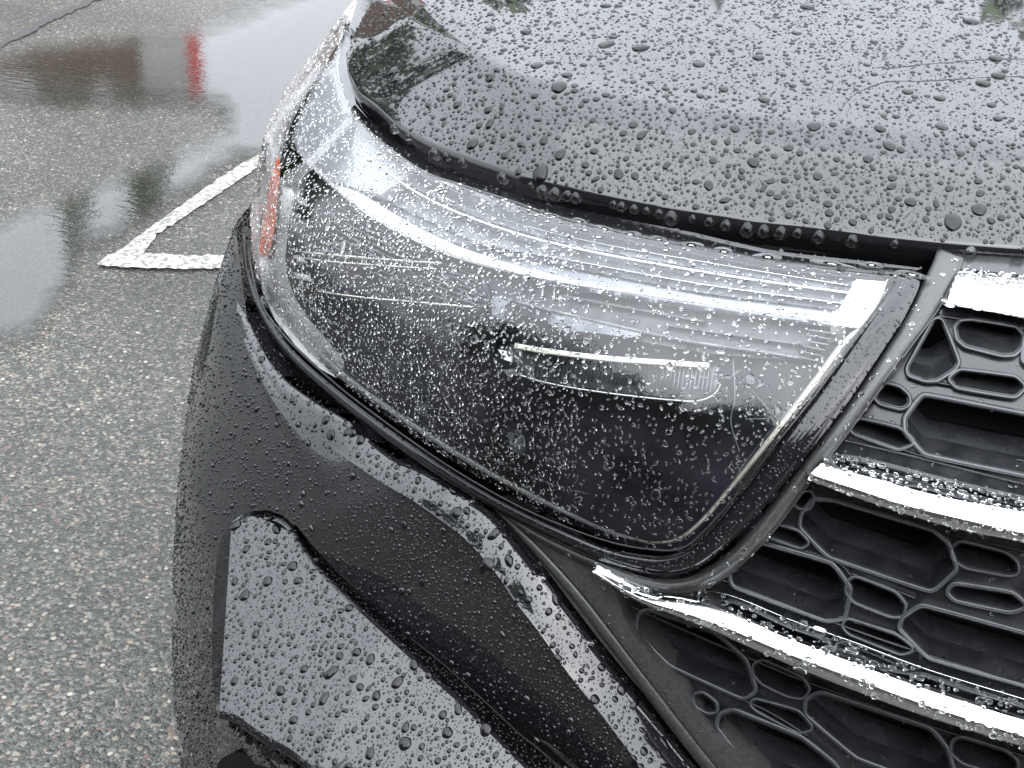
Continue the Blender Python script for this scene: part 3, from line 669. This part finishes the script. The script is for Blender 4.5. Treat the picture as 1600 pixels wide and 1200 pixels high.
# chrome side trim with its sky reflection painted white, and amber reflector
hl('side_trim', [(440, 290), (444, 300), (434, 350), (430, 400), (433, 430), (445, 462), (470, 500), (500, 535), (522, 562), (524, 590), (500, 576), (462, 540), (430, 500), (410, 455), (404, 405), (412, 400), (424, 406), (427, 370), (434, 320)], -.014, M['white'], step=9, skirt=.01)
hl('amber_reflector', [(431, 250), (437, 243), (438, 265), (435, 300), (430, 350), (422, 398), (416, 403), (404, 396), (409, 350), (418, 300), (427, 266)], -.010, M['amber'], step=6)
hl('side_liner', [(556, -6), (530, 30), (500, 68), (462, 118), (432, 170), (412, 215), (398, 280), (392, 330), (394, 390), (400, 440), (404, 395), (406, 345), (418, 300), (434, 240), (450, 190), (480, 130), (520, 70), (545, 30)], -.012, mat('side_liner_grey', (.33, .3, .29), .35, .2), step=9, skirt=.004)
# gloss black rims around the lamp
rimp = [(1432, 424), (1418, 452), (1390, 490), (1350, 545), (1300, 615), (1235, 700), (1175, 776), (1120, 838), (1080, 872), (1040, 884), (1000, 880), (950, 868), (900, 848), (800, 800), (700, 742), (600, 674), (520, 612), (450, 548), (405, 480), (386, 420), (380, 360)]
hr('lamp_rim', rimp, [20, 46, 52, 56, 54, 54, 50, 42, 34, 26, 24, 22, 20, 20, 20, 20, 18, 16, 12, 10, 6], -.006, M['gloss'], height=.006, n=240)
hr('lamp_rim_line', [(1398, 440), (1345, 517), (1285, 602), (1216, 690), (1150, 775), (1100, 830), (1062, 858), (1010, 858), (950, 846), (880, 822), (800, 786), (700, 728), (600, 658), (520, 596), (445, 526), (405, 468), (388, 400)], 3.5, .002, M['gloss'], height=.002, n=220)
ts0 = curve([(560, 158), (600, 196), (673, 246), (727, 266), (807, 291), (873, 314), (973, 338), (1070, 360), (1150, 379), (1220, 393), (1340, 407), (1440, 419)], 160)
ts1 = curve([(548, 172), (588, 216), (660, 268), (722, 291), (803, 317), (870, 340), (970, 364), (1068, 384), (1150, 400), (1220, 412), (1340, 424), (1424, 430)], 160)
q0 = S(ts0[:, 0], ts0[:, 1], -.040); q1 = S(ts1[:, 0], ts1[:, 1], .0025)
link('top_seal', mesh('top_seal', *loft([q0-nrm(q0)*.01, q0, lerp(q0, q1, .5)+nrm(q1)*.001, lerp(q0, q1, .9)+nrm(q1)*.0008, q1, q1-nrm(q1)*.006], 1)), M['gloss'], housing)
# matte rail between lamp and grille
hr2 = ribbon_obj('grille_rail', [(1486, 395), (1474, 425), (1440, 490), (1385, 570), (1320, 660), (1250, 752), (1190, 830), (1140, 880), (1095, 908), (1050, 917), (1000, 908), (930, 880), (860, 848), (800, 812), (760, 780)], [44, 42, 32, 30, 30, 30, 31, 32, 30, 28, 26, 22, 18, 12, 6], -.020, M['trim'], car, height=.014, n=200, nd=13)

# ---------------------------------------------------------------- grille
G0 = -.030
GP = [(1478, 392), (1800, 396), (2300, 440), (2300, 1560), (1480, 1560), (1290, 1345), (1185, 1222), (1128, 1160), (1096, 1135), (1078, 1108), (1064, 1074), (1020, 1024), (990, 990), (974, 962), (958, 922), (925, 888), (1000, 918), (1060, 925), (1120, 905), (1190, 850), (1260, 765), (1330, 670), (1400, 575), (1450, 495)]
CELLS = [
 ([(1496, 512), (1502, 504), (1520, 503), (1586, 514), (1595, 524), (1594, 541), (1584, 551), (1566, 552), (1510, 538), (1499, 528)], .15),
 ([(1462, 500), (1470, 502), (1495, 566), (1488, 576), (1462, 592), (1446, 592), (1422, 584), (1420, 576)], .12),
 ([(1486, 592), (1500, 581), (1586, 592), (1598, 605), (1586, 618), (1496, 603)], .15),
 ([(1375, 612), (1384, 602), (1404, 608), (1417, 620), (1418, 630), (1408, 636), (1376, 628), (1370, 621)], .2),
 ([(1442, 621), (1600, 652), (1780, 690), (1810, 720), (1800, 775), (1600, 738), (1446, 706), (1418, 672), (1418, 655)], .08),
 ([(1342, 657), (1404, 672), (1425, 691), (1404, 699), (1334, 674), (1330, 666)], .15),
 ([(1247, 774), (1264, 770), (1268, 778), (1262, 792), (1248, 790), (1242, 784)], .2),
 ([(1272, 784), (1300, 786), (1455, 832), (1478, 852), (1490, 888), (1456, 920), (1296, 866), (1254, 822), (1256, 806)], .08),
 ([(1490, 858), (1500, 848), (1570, 866), (1586, 880), (1588, 894), (1576, 896), (1510, 884), (1492, 872)], .2),
 ([(1202, 820), (1245, 832), (1260, 848), (1250, 853), (1204, 836), (1199, 828)], .15),
 ([(1180, 850), (1298, 884), (1324, 920), (1316, 962), (1292, 966), (1146, 912), (1144, 884), (1160, 862)], .1),
 ([(1328, 910), (1336, 904), (1398, 928), (1412, 946), (1408, 960), (1392, 960), (1336, 938), (1326, 924)], .2),
 ([(1324, 970), (1400, 995), (1424, 1014), (1408, 1020), (1328, 988), (1320, 978)], .15),
 ([(1440, 950), (1600, 994), (1770, 1040), (1800, 1080), (1780, 1120), (1600, 1066), (1452, 1024), (1410, 980), (1414, 968)], .08),
 ([(1492, 916), (1580, 930), (1598, 946), (1578, 952), (1494, 934), (1485, 925)], .15),
 ([(1002, 962), (1012, 958), (1115, 992), (1162, 1034), (1176, 1078), (1162, 1088), (1048, 1036), (998, 984)], .12),
 ([(1180, 1042), (1190, 1034), (1252, 1062), (1261, 1078), (1254, 1088), (1234, 1086), (1192, 1066), (1180, 1052)], .2),
 ([(1086, 1088), (1098, 1086), (1116, 1100), (1117, 1110), (1106, 1111), (1090, 1102)], .2),
 ([(1180, 1096), (1246, 1114), (1266, 1138), (1248, 1142), (1184, 1108), (1176, 1100)], .15),
 ([(1282, 1086), (1452, 1142), (1476, 1172), (1486, 1206), (1466, 1226), (1340, 1180), (1262, 1114), (1264, 1096)], .08),
 ([(1146, 1114), (1250, 1156), (1300, 1196), (1330, 1240), (1290, 1250), (1182, 1208), (1124, 1134), (1128, 1120)], .1),
 ([(1490, 1162), (1500, 1154), (1570, 1176), (1586, 1190), (1586, 1204), (1572, 1208), (1506, 1190), (1490, 1176)], .2),
 ([(1610, 525), (1700, 540), (1725, 560), (1700, 590), (1620, 575), (1602, 560)], .12),
 ([(1625, 605), (1730, 622), (1750, 640), (1730, 650), (1630, 632), (1612, 618)], .15),

 ([(1830, 560), (2010, 590), (2040, 620), (2010, 650), (1840, 620), (1800, 590)], .12), ([(1850, 700), (2180, 770), (2210, 820), (2170, 850), (1880, 790), (1830, 740)], .08),
 ([(1850, 960), (2150, 1030), (2190, 1080), (2150, 1110), (1880, 1040), (1840, 1000)], .08), ([(1640, 905), (1790, 940), (1810, 965), (1780, 975), (1650, 945), (1625, 925)], .15), ([(1850, 1100), (2000, 1145), (2030, 1175), (2000, 1190), (1860, 1145), (1835, 1120)], .12),
 ([(1640, 1240), (1900, 1310), (1940, 1360), (1900, 1390), (1680, 1330), (1630, 1280)], .08), ([(1350, 1270), (1560, 1330), (1600, 1380), (1560, 1410), (1400, 1360), (1340, 1300)], .08), ([(1680, 1400), (1950, 1470), (1990, 1510), (1950, 1535), (1720, 1480), (1660, 1430)], .1)
]
outl = [rounded(c_, r_*.55+.01, 3) for c_, r_ in CELLS]
# the plate ends where the lower cells show their own scalloped rim
V, T = area(GP, G0, step=22, holes=outl, skirt=.02, skdir=(0, 1, 0), resample=9)
grille = link('grille', mesh('grille', V, T), M['grille'], car)
import statistics
def grow(L, d):
    t = np.roll(L, -1, 0)-np.roll(L, 1, 0); t /= np.maximum(np.linalg.norm(t, axis=1, keepdims=True), 1e-9); nn = np.stack([-t[:, 1], t[:, 0]], -1)
    ar = .5*np.sum(L[:, 0]*np.roll(L[:, 1], -1)-np.roll(L[:, 0], -1)*L[:, 1]); return L-nn*d*(1 if ar > 0 else -1)
for L in outl:
    big = (np.ptp(L[:, 0]) > 110)
    ring = [(grow(L, 11 if big else 9), G0-.001), (grow(L, 9 if big else 7), G0+.0055), (grow(L, 7.5 if big else 5.5), G0+.0066), (grow(L, 3.2), G0+.0066), (grow(L, 1.8), G0+.0045), (grow(L, .2), G0-.0045)]
    R_ = [S(q[:, 0], q[:, 1], o_) for q, o_ in ring]
    b = R_[-1]; cen = b.mean(0)
    for dy, sc in ((.004, .995), (.012, .98), (.03, .95), (.045, .93)):
        R_.append(cen+(b-cen)*sc+np.array([0, dy, -.001]))
    V = np.vstack(R_); Fc = grid_faces(len(R_), len(L), True)
    me = mesh('grille_cell', V, Fc); link('grille_cell', me, M['cellrim_lit'], grille)
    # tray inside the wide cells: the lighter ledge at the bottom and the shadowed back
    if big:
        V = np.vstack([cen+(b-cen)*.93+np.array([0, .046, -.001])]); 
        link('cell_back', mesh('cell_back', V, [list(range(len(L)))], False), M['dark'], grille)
# chrome bars: dark-facing top slope, bright crest, lower face
def chrome_bar(top_, crest, mid, low, offs):
    n = 170; cs = [curve(c_, n) for c_ in (top_, crest, mid, low)]
    r = [S(c_[:, 0], c_[:, 1], o_) for c_, o_ in zip(cs, offs)]
    R_ = [r[0]+np.array([0, .012, -.03]), r[0]+np.array([0, .0002, -.0005]), r[0], lerp(r[0], r[1], .03), lerp(r[0], r[1], .5)+nrm(r[1])*.001, lerp(r[0], r[1], .92), lerp(r[1], r[2], .06)+nrm(r[1])*.0004, lerp(r[1], r[2], .5)+nrm(r[1])*.0015, lerp(r[1], r[2], .94), lerp(r[2], r[3], .06), lerp(r[2], r[3], .94), r[3]+np.array([0, .002, -.001]), r[3]+np.array([0, .03, -.004])]
    R_ = np.array(R_); V = R_.reshape(-1, 3); Fc = orient(V, grid_faces(len(R_), n)); k = len(R_)
    Fc.append([i*n for i in range(k)]); Fc.append([i*n+n-1 for i in range(k)][::-1])
    return link('chrome_bar', mesh('chrome_bar', V, Fc), M['chrome'], grille), R_
bar1, B1 = chrome_bar([(1500, 418), (1560, 424), (1640, 432), (1800, 444), (2290, 492)], [(1494, 432), (1560, 440), (1640, 450), (1800, 464), (2290, 515)], [(1480, 470), (1540, 480), (1620, 494), (1800, 518), (2290, 580)], [(1480, 476), (1540, 486), (1620, 500), (1800, 526), (2290, 590)], (-.034, .004, .008, .007))
bar2, B2 = chrome_bar([(1300, 704), (1370, 716), (1450, 736), (1530, 756), (1600, 772), (1800, 816), (2290, 915)], [(1284, 724), (1350, 742), (1430, 766), (1510, 784), (1600, 800), (1800, 842), (2290, 944)], [(1266, 740), (1340, 764), (1420, 790), (1510, 812), (1600, 832), (1800, 874), (2290, 980)], [(1262, 750), (1330, 775), (1410, 802), (1500, 828), (1600, 848), (1800, 892), (2290, 1000)], (-.034, .002, .010, .009))
bar3, B3 = chrome_bar([(930, 888), (1000, 917), (1070, 921), (1140, 930), (1240, 970), (1340, 1005), (1450, 1046), (1600, 1092), (1800, 1150), (2290, 1290)], [(928, 889), (1000, 924), (1070, 936), (1130, 952), (1230, 992), (1340, 1034), (1450, 1074), (1600, 1122), (1800, 1182), (2290, 1326)], [(926, 892), (1000, 934), (1070, 958), (1130, 980), (1230, 1022), (1340, 1064), (1450, 1104), (1600, 1152), (1800, 1212), (2290, 1360)], [(925, 896), (995, 940), (1065, 968), (1125, 992), (1225, 1036), (1335, 1080), (1445, 1120), (1600, 1168), (1800, 1230), (2290, 1380)], (-.0215, .002, .010, .009))
# moulded ridges along the chrome bars
for c_ in ([(1250, 764), (1330, 790), (1420, 818), (1510, 842), (1600, 862), (1780, 900)], [(985, 948), (1070, 985), (1150, 1020), (1250, 1062), (1350, 1098), (1450, 1134), (1600, 1182), (1780, 1240)],
           [(1320, 688), (1400, 706), (1480, 726), (1600, 756), (1780, 798)], [(1128, 906), (1200, 934), (1300, 972), (1420, 1014), (1600, 1070), (1780, 1124)], [(1345, 680), (1440, 712), (1520, 730), (1600, 746), (1780, 784)],
           [(1420, 590), (1500, 604)], [(1180, 838), (1300, 876), (1330, 900)], [(1465, 492), (1600, 512), (1780, 540)], [(1330, 896), (1352, 904), (1430, 935)], [(1150, 1090), (1200, 1112), (1262, 1150)], [(1310, 964), (1330, 966), (1400, 988)]):
    ribbon_obj('moulded_ridge', c_, 5, G0+.001, M['grille'], grille, height=.004, n=70)
#DROPS#
# ---------------------------------------------------------------- rain
from mathutils.bvhtree import BVHTree
def project(p):
    q = p-CAM; z = q@fw; return 800+F*(q@rt)/z, 600-F*(q@up)/z, z
def tris_of(o):
    me = o.data; me.calc_loop_triangles(); V = np.empty(len(me.vertices)*3); me.vertices.foreach_get('co', V)
    T = np.empty(len(me.loop_triangles)*3, np.int32); me.loop_triangles.foreach_get('vertices', T); return V.reshape(-1, 3), T.reshape(-1, 3)
class Grid:
    def __init__(s, cell=.012): s.c = cell; s.d = {}
    def ok(s, p, r, k=1.0):
        ix, iy, iz = (int(v//s.c) for v in p)
        for a in (-1, 0, 1):
            for b in (-1, 0, 1):
                for c_ in (-1, 0, 1):
                    for q, rq in s.d.get((ix+a, iy+b, iz+c_), ()):
                        if (p[0]-q[0])**2+(p[1]-q[1])**2+(p[2]-q[2])**2 < (k*(r+rq))**2: return False
        s.d.setdefault((ix, iy, iz), []).append((p, r)); return True
ALLD = []      # (apparent size px, position, normal, radius, look, place)
_dg = None
def seen(p):
    global _dg
    if _dg is None: bpy.context.view_layer.update(); _dg = bpy.context.evaluated_depsgraph_get()
    d = p-CAM; L_ = np.linalg.norm(d); h = scene.ray_cast(_dg, Vector(CAM), Vector(d/L_))
    return (not h[0]) or (np.linalg.norm(np.array(h[1])-CAM) > L_-.003)
def scatter(o, classes, look, place, region=None, dens=None, k=1.0, lift=0.0):
    """classes: (how many tries, smallest r, largest r) from the largest kind to the smallest"""
    V, T = tris_of(o); a, b, c_ = V[T[:, 0]], V[T[:, 1]], V[T[:, 2]]
    n = np.cross(b-a, c_-a); ar = np.linalg.norm(n, axis=1); cen = (a+b+c_)/3
    n = n/np.maximum(ar, 1e-12)[:, None]; view = CAM-cen; dist = np.linalg.norm(view, axis=1); view /= dist[:, None]
    x, y, _ = project(cen); facing = (n*view).sum(1)
    w = ar*((x > -30) & (x < 1640) & (y > -40) & (y < 1240))*(np.abs(facing) > .04)
    w *= np.clip(np.abs(facing), .25, 1)
    if region is not None: w = w*inpoly(x, y, np.asarray(region, float))
    if dens is not None: w = w*dens(x, y)
    if w.sum() <= 0: return
    w = w/w.sum(); G = Grid()
    me = o.data; vn = np.empty(len(me.vertices)*3); me.vertices.foreach_get('normal', vn); vn = vn.reshape(-1, 3)
    for tries, r0, r1 in classes:
        idx = RNG.choice(len(T), tries, p=w); uv = RNG.random((tries, 2)); fl = uv.sum(1) > 1; uv[fl] = 1-uv[fl]
        P_ = a[idx]+(b-a)[idx]*uv[:, :1]+(c_-a)[idx]*uv[:, 1:]
        N_ = vn[T[idx, 0]]*(1-uv.sum(1))[:, None]+vn[T[idx, 1]]*uv[:, :1]+vn[T[idx, 2]]*uv[:, 1:]
        N_ /= np.maximum(np.linalg.norm(N_, axis=1, keepdims=True), 1e-9)
        s = np.sign((N_*(CAM-P_)).sum(1)); s[s == 0] = 1; N_ *= s[:, None]
        rr = r0*(r1/r0)**(RNG.random(tries)**1.5)
        for p, q, r in zip(P_, N_, rr):
            if place in ('chrome', 'mesh', 'rail') and not seen(p): continue
            if G.ok(p, r, k):
                dd = np.linalg.norm(p-CAM); fc = abs(q@(CAM-p))/dd
                ALLD.append((r/dd*F*math.sqrt(max(fc, .1)), p+q*lift, q, r, look, place))
def dome(p, n, r, px, closed, rng, wide=None, high=None):
    if closed and r < .0016: wide = rng.uniform(1.2, 1.75)
    if px > 7: ns, nr_ = 22, 7
    elif px > 3.5: ns, nr_ = 13, 4
    elif px > 1.6: ns, nr_ = 8, 3
    else: ns, nr_ = 6, 2
    g = np.array([0, 0, -1.]); t1 = g-n*(g@n)
    L = np.linalg.norm(t1); t1 = t1/L if L > .05 else np.array([1., 0, 0])
    aa = rng.normal(0, .5); t2 = np.cross(n, t1); t1, t2 = t1*math.cos(aa)+t2*math.sin(aa), t2*math.cos(aa)-t1*math.sin(aa)
    el = 1+abs(rng.normal(0, .11))*(1.3 if L > .5 else 1); 
    if wide: el = wide; t1, t2 = (t1+t2*aa*.7), (t2-t1*aa*.7)
    fi = np.linspace(0, 2*math.pi, ns, endpoint=False)
    irr = .035 if px < 3.5 else .05
    R_ = 1+irr*np.cos(2*fi+rng.uniform(0, 6.3))*rng.uniform(.3, 1.6)+irr*.7*np.cos(3*fi+rng.uniform(0, 6.3))+(irr*.5*np.cos(5*fi+rng.uniform(0, 6.3)) if px > 4 else 0)
    if px > 3.2 and rng.random() < .07:      # two drops run together
        R_ = R_*(1+.32*np.cos(2*fi+rng.uniform(0, 6.3)))
    hgt = r*rng.uniform(.6, .85) if closed and r < .0022 else r*rng.uniform(.42, .6) if r < .0022 else r*rng.uniform(.34, .48)
    if high: hgt = r*high
    V = []
    if closed: V.append(np.tile(p, (ns, 1))+(np.outer(np.cos(fi)*R_*el, t1)+np.outer(np.sin(fi)*R_/math.sqrt(el), t2))*r*.93)
    th = np.linspace(.0, math.pi/2, nr_, endpoint=False)
    for q in th:
        rho = math.cos(q)**.85; z = math.sin(q)**.9*hgt; sag = .12*r*(z/hgt)*min(1, L*1.3)
        V.append(p+n*(z+(.00006 if closed else -.0001))+t1*sag+(np.outer(np.cos(fi)*R_*el*rho, t1)+np.outer(np.sin(fi)*R_/math.sqrt(el)*rho, t2))*r)
    rings = len(V); V = np.vstack(V+[(p+n*hgt+t1*.12*r*min(1, L*1.3))[None]])
    Fc = [(i*ns+j, i*ns+(j+1) % ns, (i+1)*ns+(j+1) % ns, (i+1)*ns+j) for i in range(rings-1) for j in range(ns)]
    top_ = rings*ns; Fc += [((rings-1)*ns+j, (rings-1)*ns+(j+1) % ns, top_) for j in range(ns)]
    if closed: Fc.append(tuple(range(ns))[::-1])
    return V, Fc

HREG = [(x, y-5) for x, y in EDGE]+[(1900, -60), (560, -60), (541, 40)]
scatter(bonnet, [(70, .004, .0072), (1300, .002, .0036), (5200, .0013, .002), (20000, .0005, .0011)], 'black', 'bonnet', k=1.03, region=HREG)
scatter(band_o, [(50, .003, .005), (500, .0014, .0027), (3000, .0005, .0012)], 'black', 'ledge', k=1.0)
scatter(face_o, [(30, .0026, .0034), (700, .0011, .0019), (4500, .0005, .001)], 'black', 'bumper', k=1.0)
scatter(pod_o, [(50, .0036, .0056), (900, .0016, .003), (7000, .0006, .0013)], 'black', 'pod', k=1.05)
scatter(groove_o, [(200, .0012, .002), (500, .0006, .001)], 'black', 'bumper', k=1.0)
scatter(bumper, [(900, .0017, .0028), (16000, .0009, .0017)], 'black', 'side', k=.85)
ldens = lambda x, y: np.where(x < 445, .9, 1)*np.where(x < 720, 2.4, np.where(x < 900, 1.5, .55))*np.where(y < 330+.13*(x-500), .8, 1.2)
scatter(lens, [(30, .0026, .0036), (500, .0013, .002), (1500, .0011, .0016), (7500, .0007, .0011)], 'clear', 'lamp', dens=ldens, k=.95)
for b_ in (bar1, bar2, bar3):
    scatter(b_, [(34, .003, .0055), (420, .0013, .0026), (700, .0006, .0012)], 'open', 'chrome', k=.95)
scatter(hr2, [(22, .0016, .0026), (90, .0006, .0012)], 'open', 'rail', k=1.2)
scatter(bpy.data.objects['lamp_rim'], [(300, .0009, .0016), (900, .0005, .0009)], 'black', 'rim', k=1.0)
scatter(bpy.data.objects['top_seal'], [(40, .002, .0032), (400, .0008, .0016)], 'black', 'rim', k=1.0)
scatter(fas, [(60, .0008, .0018)], 'open', 'rail', k=1.3)
scatter(grille, [(300, .0008, .0018)], 'open', 'mesh', k=1.2)
ALLD.sort(key=lambda t: -t[0])
PLACE = {'bonnet': ('raindrop beaded on the black bonnet', 'raindrops on the bonnet'), 'ledge': ('raindrop on the grey shining ledge under the headlight', 'raindrops on the bumper ledge'),
         'bumper': ('raindrop on the dark bumper face below the ledge', 'raindrops on the dark bumper face'), 'pod': ('raindrop on the pale shining panel of the lower bumper', 'raindrops on the lower bumper panel'),
         'side': ('raindrop on the dark side of the bumper by the road', 'raindrops on the bumper side'), 'lamp': ('clear raindrop on the headlight cover', 'raindrops on the headlight'),
         'chrome': ('raindrop standing on a chrome bar of the grille', 'raindrops on the chrome bars'), 'rail': ('raindrop on the matte rail round the grille', 'raindrops on the matte trim'),
         'rim': ('raindrop on the gloss black rim of the headlight', 'raindrops on the headlight rim'), 'mesh': ('raindrop on the dark grille mesh', 'raindrops on the grille mesh')}
MATOF = {'black': M['water_black'], 'clear': M['water'], 'open': M['water']}
rd = np.random.default_rng(11)
NBIG = 255; seen_groups = set()
for i, (px, p, n, r, look, place) in enumerate(ALLD[:NBIG]):
    V, Fc = dome(np.zeros(3), n, r, px, look != 'black', rd)
    o = link('raindrop', mesh('raindrop', V, Fc), MATOF[look]); o.location = p
    gx_, gy_, _ = project(p); lab, grp = PLACE[place]
    if place == 'bonnet':
        zone = ('left end', 'middle', 'grille end')[0 if gx_ < 850 else 1 if gx_ < 1230 else 2]; part_ = 'flat top' if n[2] > .93 else 'sloping front'
        grp = "raindrops on the %s of the bonnet's %s" % (zone, part_); lab = "raindrop beaded on the %s of the bonnet's %s" % (zone, part_)
    elif place == 'pod':
        zone = 'upper half' if gy_ < 1000 else 'lower half'; grp += ', '+zone; lab = 'raindrop on the %s of the pale shining lower bumper panel' % zone
    elif place == 'ledge':
        zone = 'upper stretch' if gx_ < 720 else 'lower stretch'; grp += ', '+zone; lab = 'raindrop on the %s of the shining ledge under the headlight' % zone
    elif place == 'chrome':
        k_ = 0 if gy_ < 600 else (1 if gy_ < 880 and gx_ > 1240 and gy_ < 745+.27*(gx_-1265)+70 else 2); zone = ('top', 'middle', 'lowest')[k_]; grp = 'raindrops on the %s chrome bar' % zone; lab = 'raindrop standing on the %s chrome bar of the grille' % zone
    if grp not in seen_groups and place in ('bonnet', 'pod', 'ledge', 'chrome'):
        seen_groups.add(grp); lab = 'largest '+lab
    tag(o, lab, 'raindrop', grp)
rest = {}
for d in ALLD[NBIG:]: rest.setdefault(d[5], []).append(d)
for place, L_ in rest.items():
    VV = []; FF = []; b = 0
    for px, p, n, r, look, _ in L_:
        V, Fc = dome(p, n, r, px, look != 'black', rd, None, .8 if place in ('side', 'bumper') else None); VV.append(V); FF += [tuple(i+b for i in t) for t in Fc]; b += len(V)
    o = link('rain_beads', mesh('rain_beads', np.vstack(VV), FF), M['water_bead'] if place in ('side', 'bumper', 'rim') else MATOF[L_[0][4]])
    tag(o, PLACE[place][0].replace('raindrop', 'fine rain beads', 1).replace('clear fine', 'fine clear'), 'rain beads', None, 'stuff')

# drops hanging from the bonnet's front edge
HANG = [(617, 199, 6), (640, 215, 4), (681, 237, 8), (698, 241, 5), (722, 248, 6), (787, 271, 8), (828, 283, 4), (848, 290, 9), (868, 295, 9), (886, 299, 7), (904, 302, 7), (958, 312, 5), (975, 316, 6), (994, 320, 6), (1012, 323, 5), (1034, 328, 6), (1051, 331, 9), (1081, 337, 5), (1110, 343, 6), (1136, 347, 7), (1166, 352, 9), (1197, 357, 8), (1222, 360, 8), (1246, 362, 6), (1283, 369, 8), (1331, 376, 8), (1398, 383, 5), (1522, 393, 8)]
rx, ry, _ = project(row0)
for x, y, s in HANG:
    i = int(np.argmin(np.abs(rx-x))); p = row0[i]; dd = np.linalg.norm(p-CAM); r = s/F*dd*1.3
    ns, nr_ = 20, 14; V = []
    for k in range(nr_+1):
        q = math.pi*k/nr_; rho = math.sin(q)*(1 if q > math.pi/2 else .78+.22*math.sin(q)); z = math.cos(q)*(1.15 if q < math.pi/2 else 1.0)
        a_ = np.linspace(0, 2*math.pi, ns, endpoint=False); V.append(np.stack([np.cos(a_)*rho*r, np.sin(a_)*rho*r, np.full(ns, z*r)], -1))
    V = np.vstack(V); o = link('hanging_drop', mesh('hanging_drop', V, [t[::-1] for t in grid_faces(nr_+1, ns, True)]), M['water'])
    n = nrm(p[None])[0]; o.location = p-np.array([0, 0, r*.95+.002])+n*.001
    tag(o, 'clear water drop hanging from the front edge of the bonnet', 'water drop', 'drops hanging from the bonnet edge')

# thin trails of running water on the bonnet, and pooled water above the lamp
bvh = BVHTree.FromPolygons([Vector(v) for v in HV.tolist()], hf)
def on_bonnet(x, y):
    d = ray(np.array([x]), np.array([y]))[0]; h = bvh.ray_cast(Vector(CAM), Vector(d)); 
    return None if h[0] is None else (np.array(h[0]), np.array(h[1]) if h[1].dot(Vector(d)) < 0 else -np.array(h[1]))
for c_ in ([(1660, 88), (1600, 92), (1535, 93), (1490, 97), (1440, 101), (1395, 106), (1372, 106)], [(1660, 118), (1600, 119), (1540, 121), (1490, 124), (1440, 127), (1385, 128), (1345, 142), (1330, 152), (1312, 172)],
           ):
    q = curve(c_, 70); q = q+RNG.normal(0, .3, q.shape); rows_ = []
    for j, (x, y) in enumerate(q):
        h = on_bonnet(x, y)
        if h is None: continue
        p, n = h; x2 = q[min(j+1, 69)]; x1 = q[max(j-1, 0)]; h2 = on_bonnet(*x2); h1 = on_bonnet(*x1)
        t = (h2[0]-h1[0]) if h1 and h2 else np.array([1., 0, 0]); t /= max(np.linalg.norm(t), 1e-9); s_ = np.cross(n, t); w_ = .0006*RNG.uniform(.5, 1.6)
        rows_.append([p-s_*w_-n*.0001, p-s_*w_*.6+n*w_*.6, p+n*w_*.8, p+s_*w_*.6+n*w_*.6, p+s_*w_-n*.0001])
    V = np.array(rows_).reshape(-1, 3); o = link('water_trail', mesh('water_trail', V, grid_faces(len(rows_), 5)), M['water_black'])
    o['kind'] = 'stuff'; o['label'] = 'thin wavering trail of water running across the bonnet'
POOL = [(1425, 429, 26, 6), (1362, 414, 20, 5), (1300, 412, 34, 5), (1200, 402, 24, 8), (1131, 393, 18, 7), (1080, 383, 20, 6), (1030, 374, 14, 6), (985, 366, 18, 6), (945, 358, 16, 6), (905, 346, 16, 5), (864, 338, 16, 5), (793, 321, 17, 9), (755, 312, 20, 9), (700, 288, 14, 6), (640, 262, 13, 6)]
for x, y, a_, b_ in POOL:
    c_ = np.array([x, y], float); sl_ = math.atan2(.16 if x > 900 else .34, 1); ring = []; ns = 26
    fi = np.linspace(0, 2*math.pi, ns, endpoint=False); rr_ = 1+.12*np.cos(2*fi+rd.uniform(0, 6))+.08*np.cos(3*fi+rd.uniform(0, 6)); V = []
    for k in range(6):
        rho = math.cos(k/6*math.pi/2)**.7; h_ = math.sin(k/6*math.pi/2)*.0028+.0004
        ex = np.cos(fi)*a_*rho*rr_; ey = np.sin(fi)*b_*rho*rr_; V.append(S(x+ex*math.cos(sl_)-ey*math.sin(sl_), y+ex*math.sin(sl_)+ey*math.cos(sl_), h_))
    V.append(S(np.array([x]), np.array([y]), .0033)); o = link('pooled_water', mesh('pooled_water', np.vstack(V), orient(np.vstack(V), grid_faces(6, ns, True))+[(5*ns+j, 5*ns+(j+1) % ns, 6*ns) for j in range(ns)]), M['water'])
    tag(o, 'flat pool of water lying along the top edge of the headlight', 'water pool', 'pools along the top of the headlight')
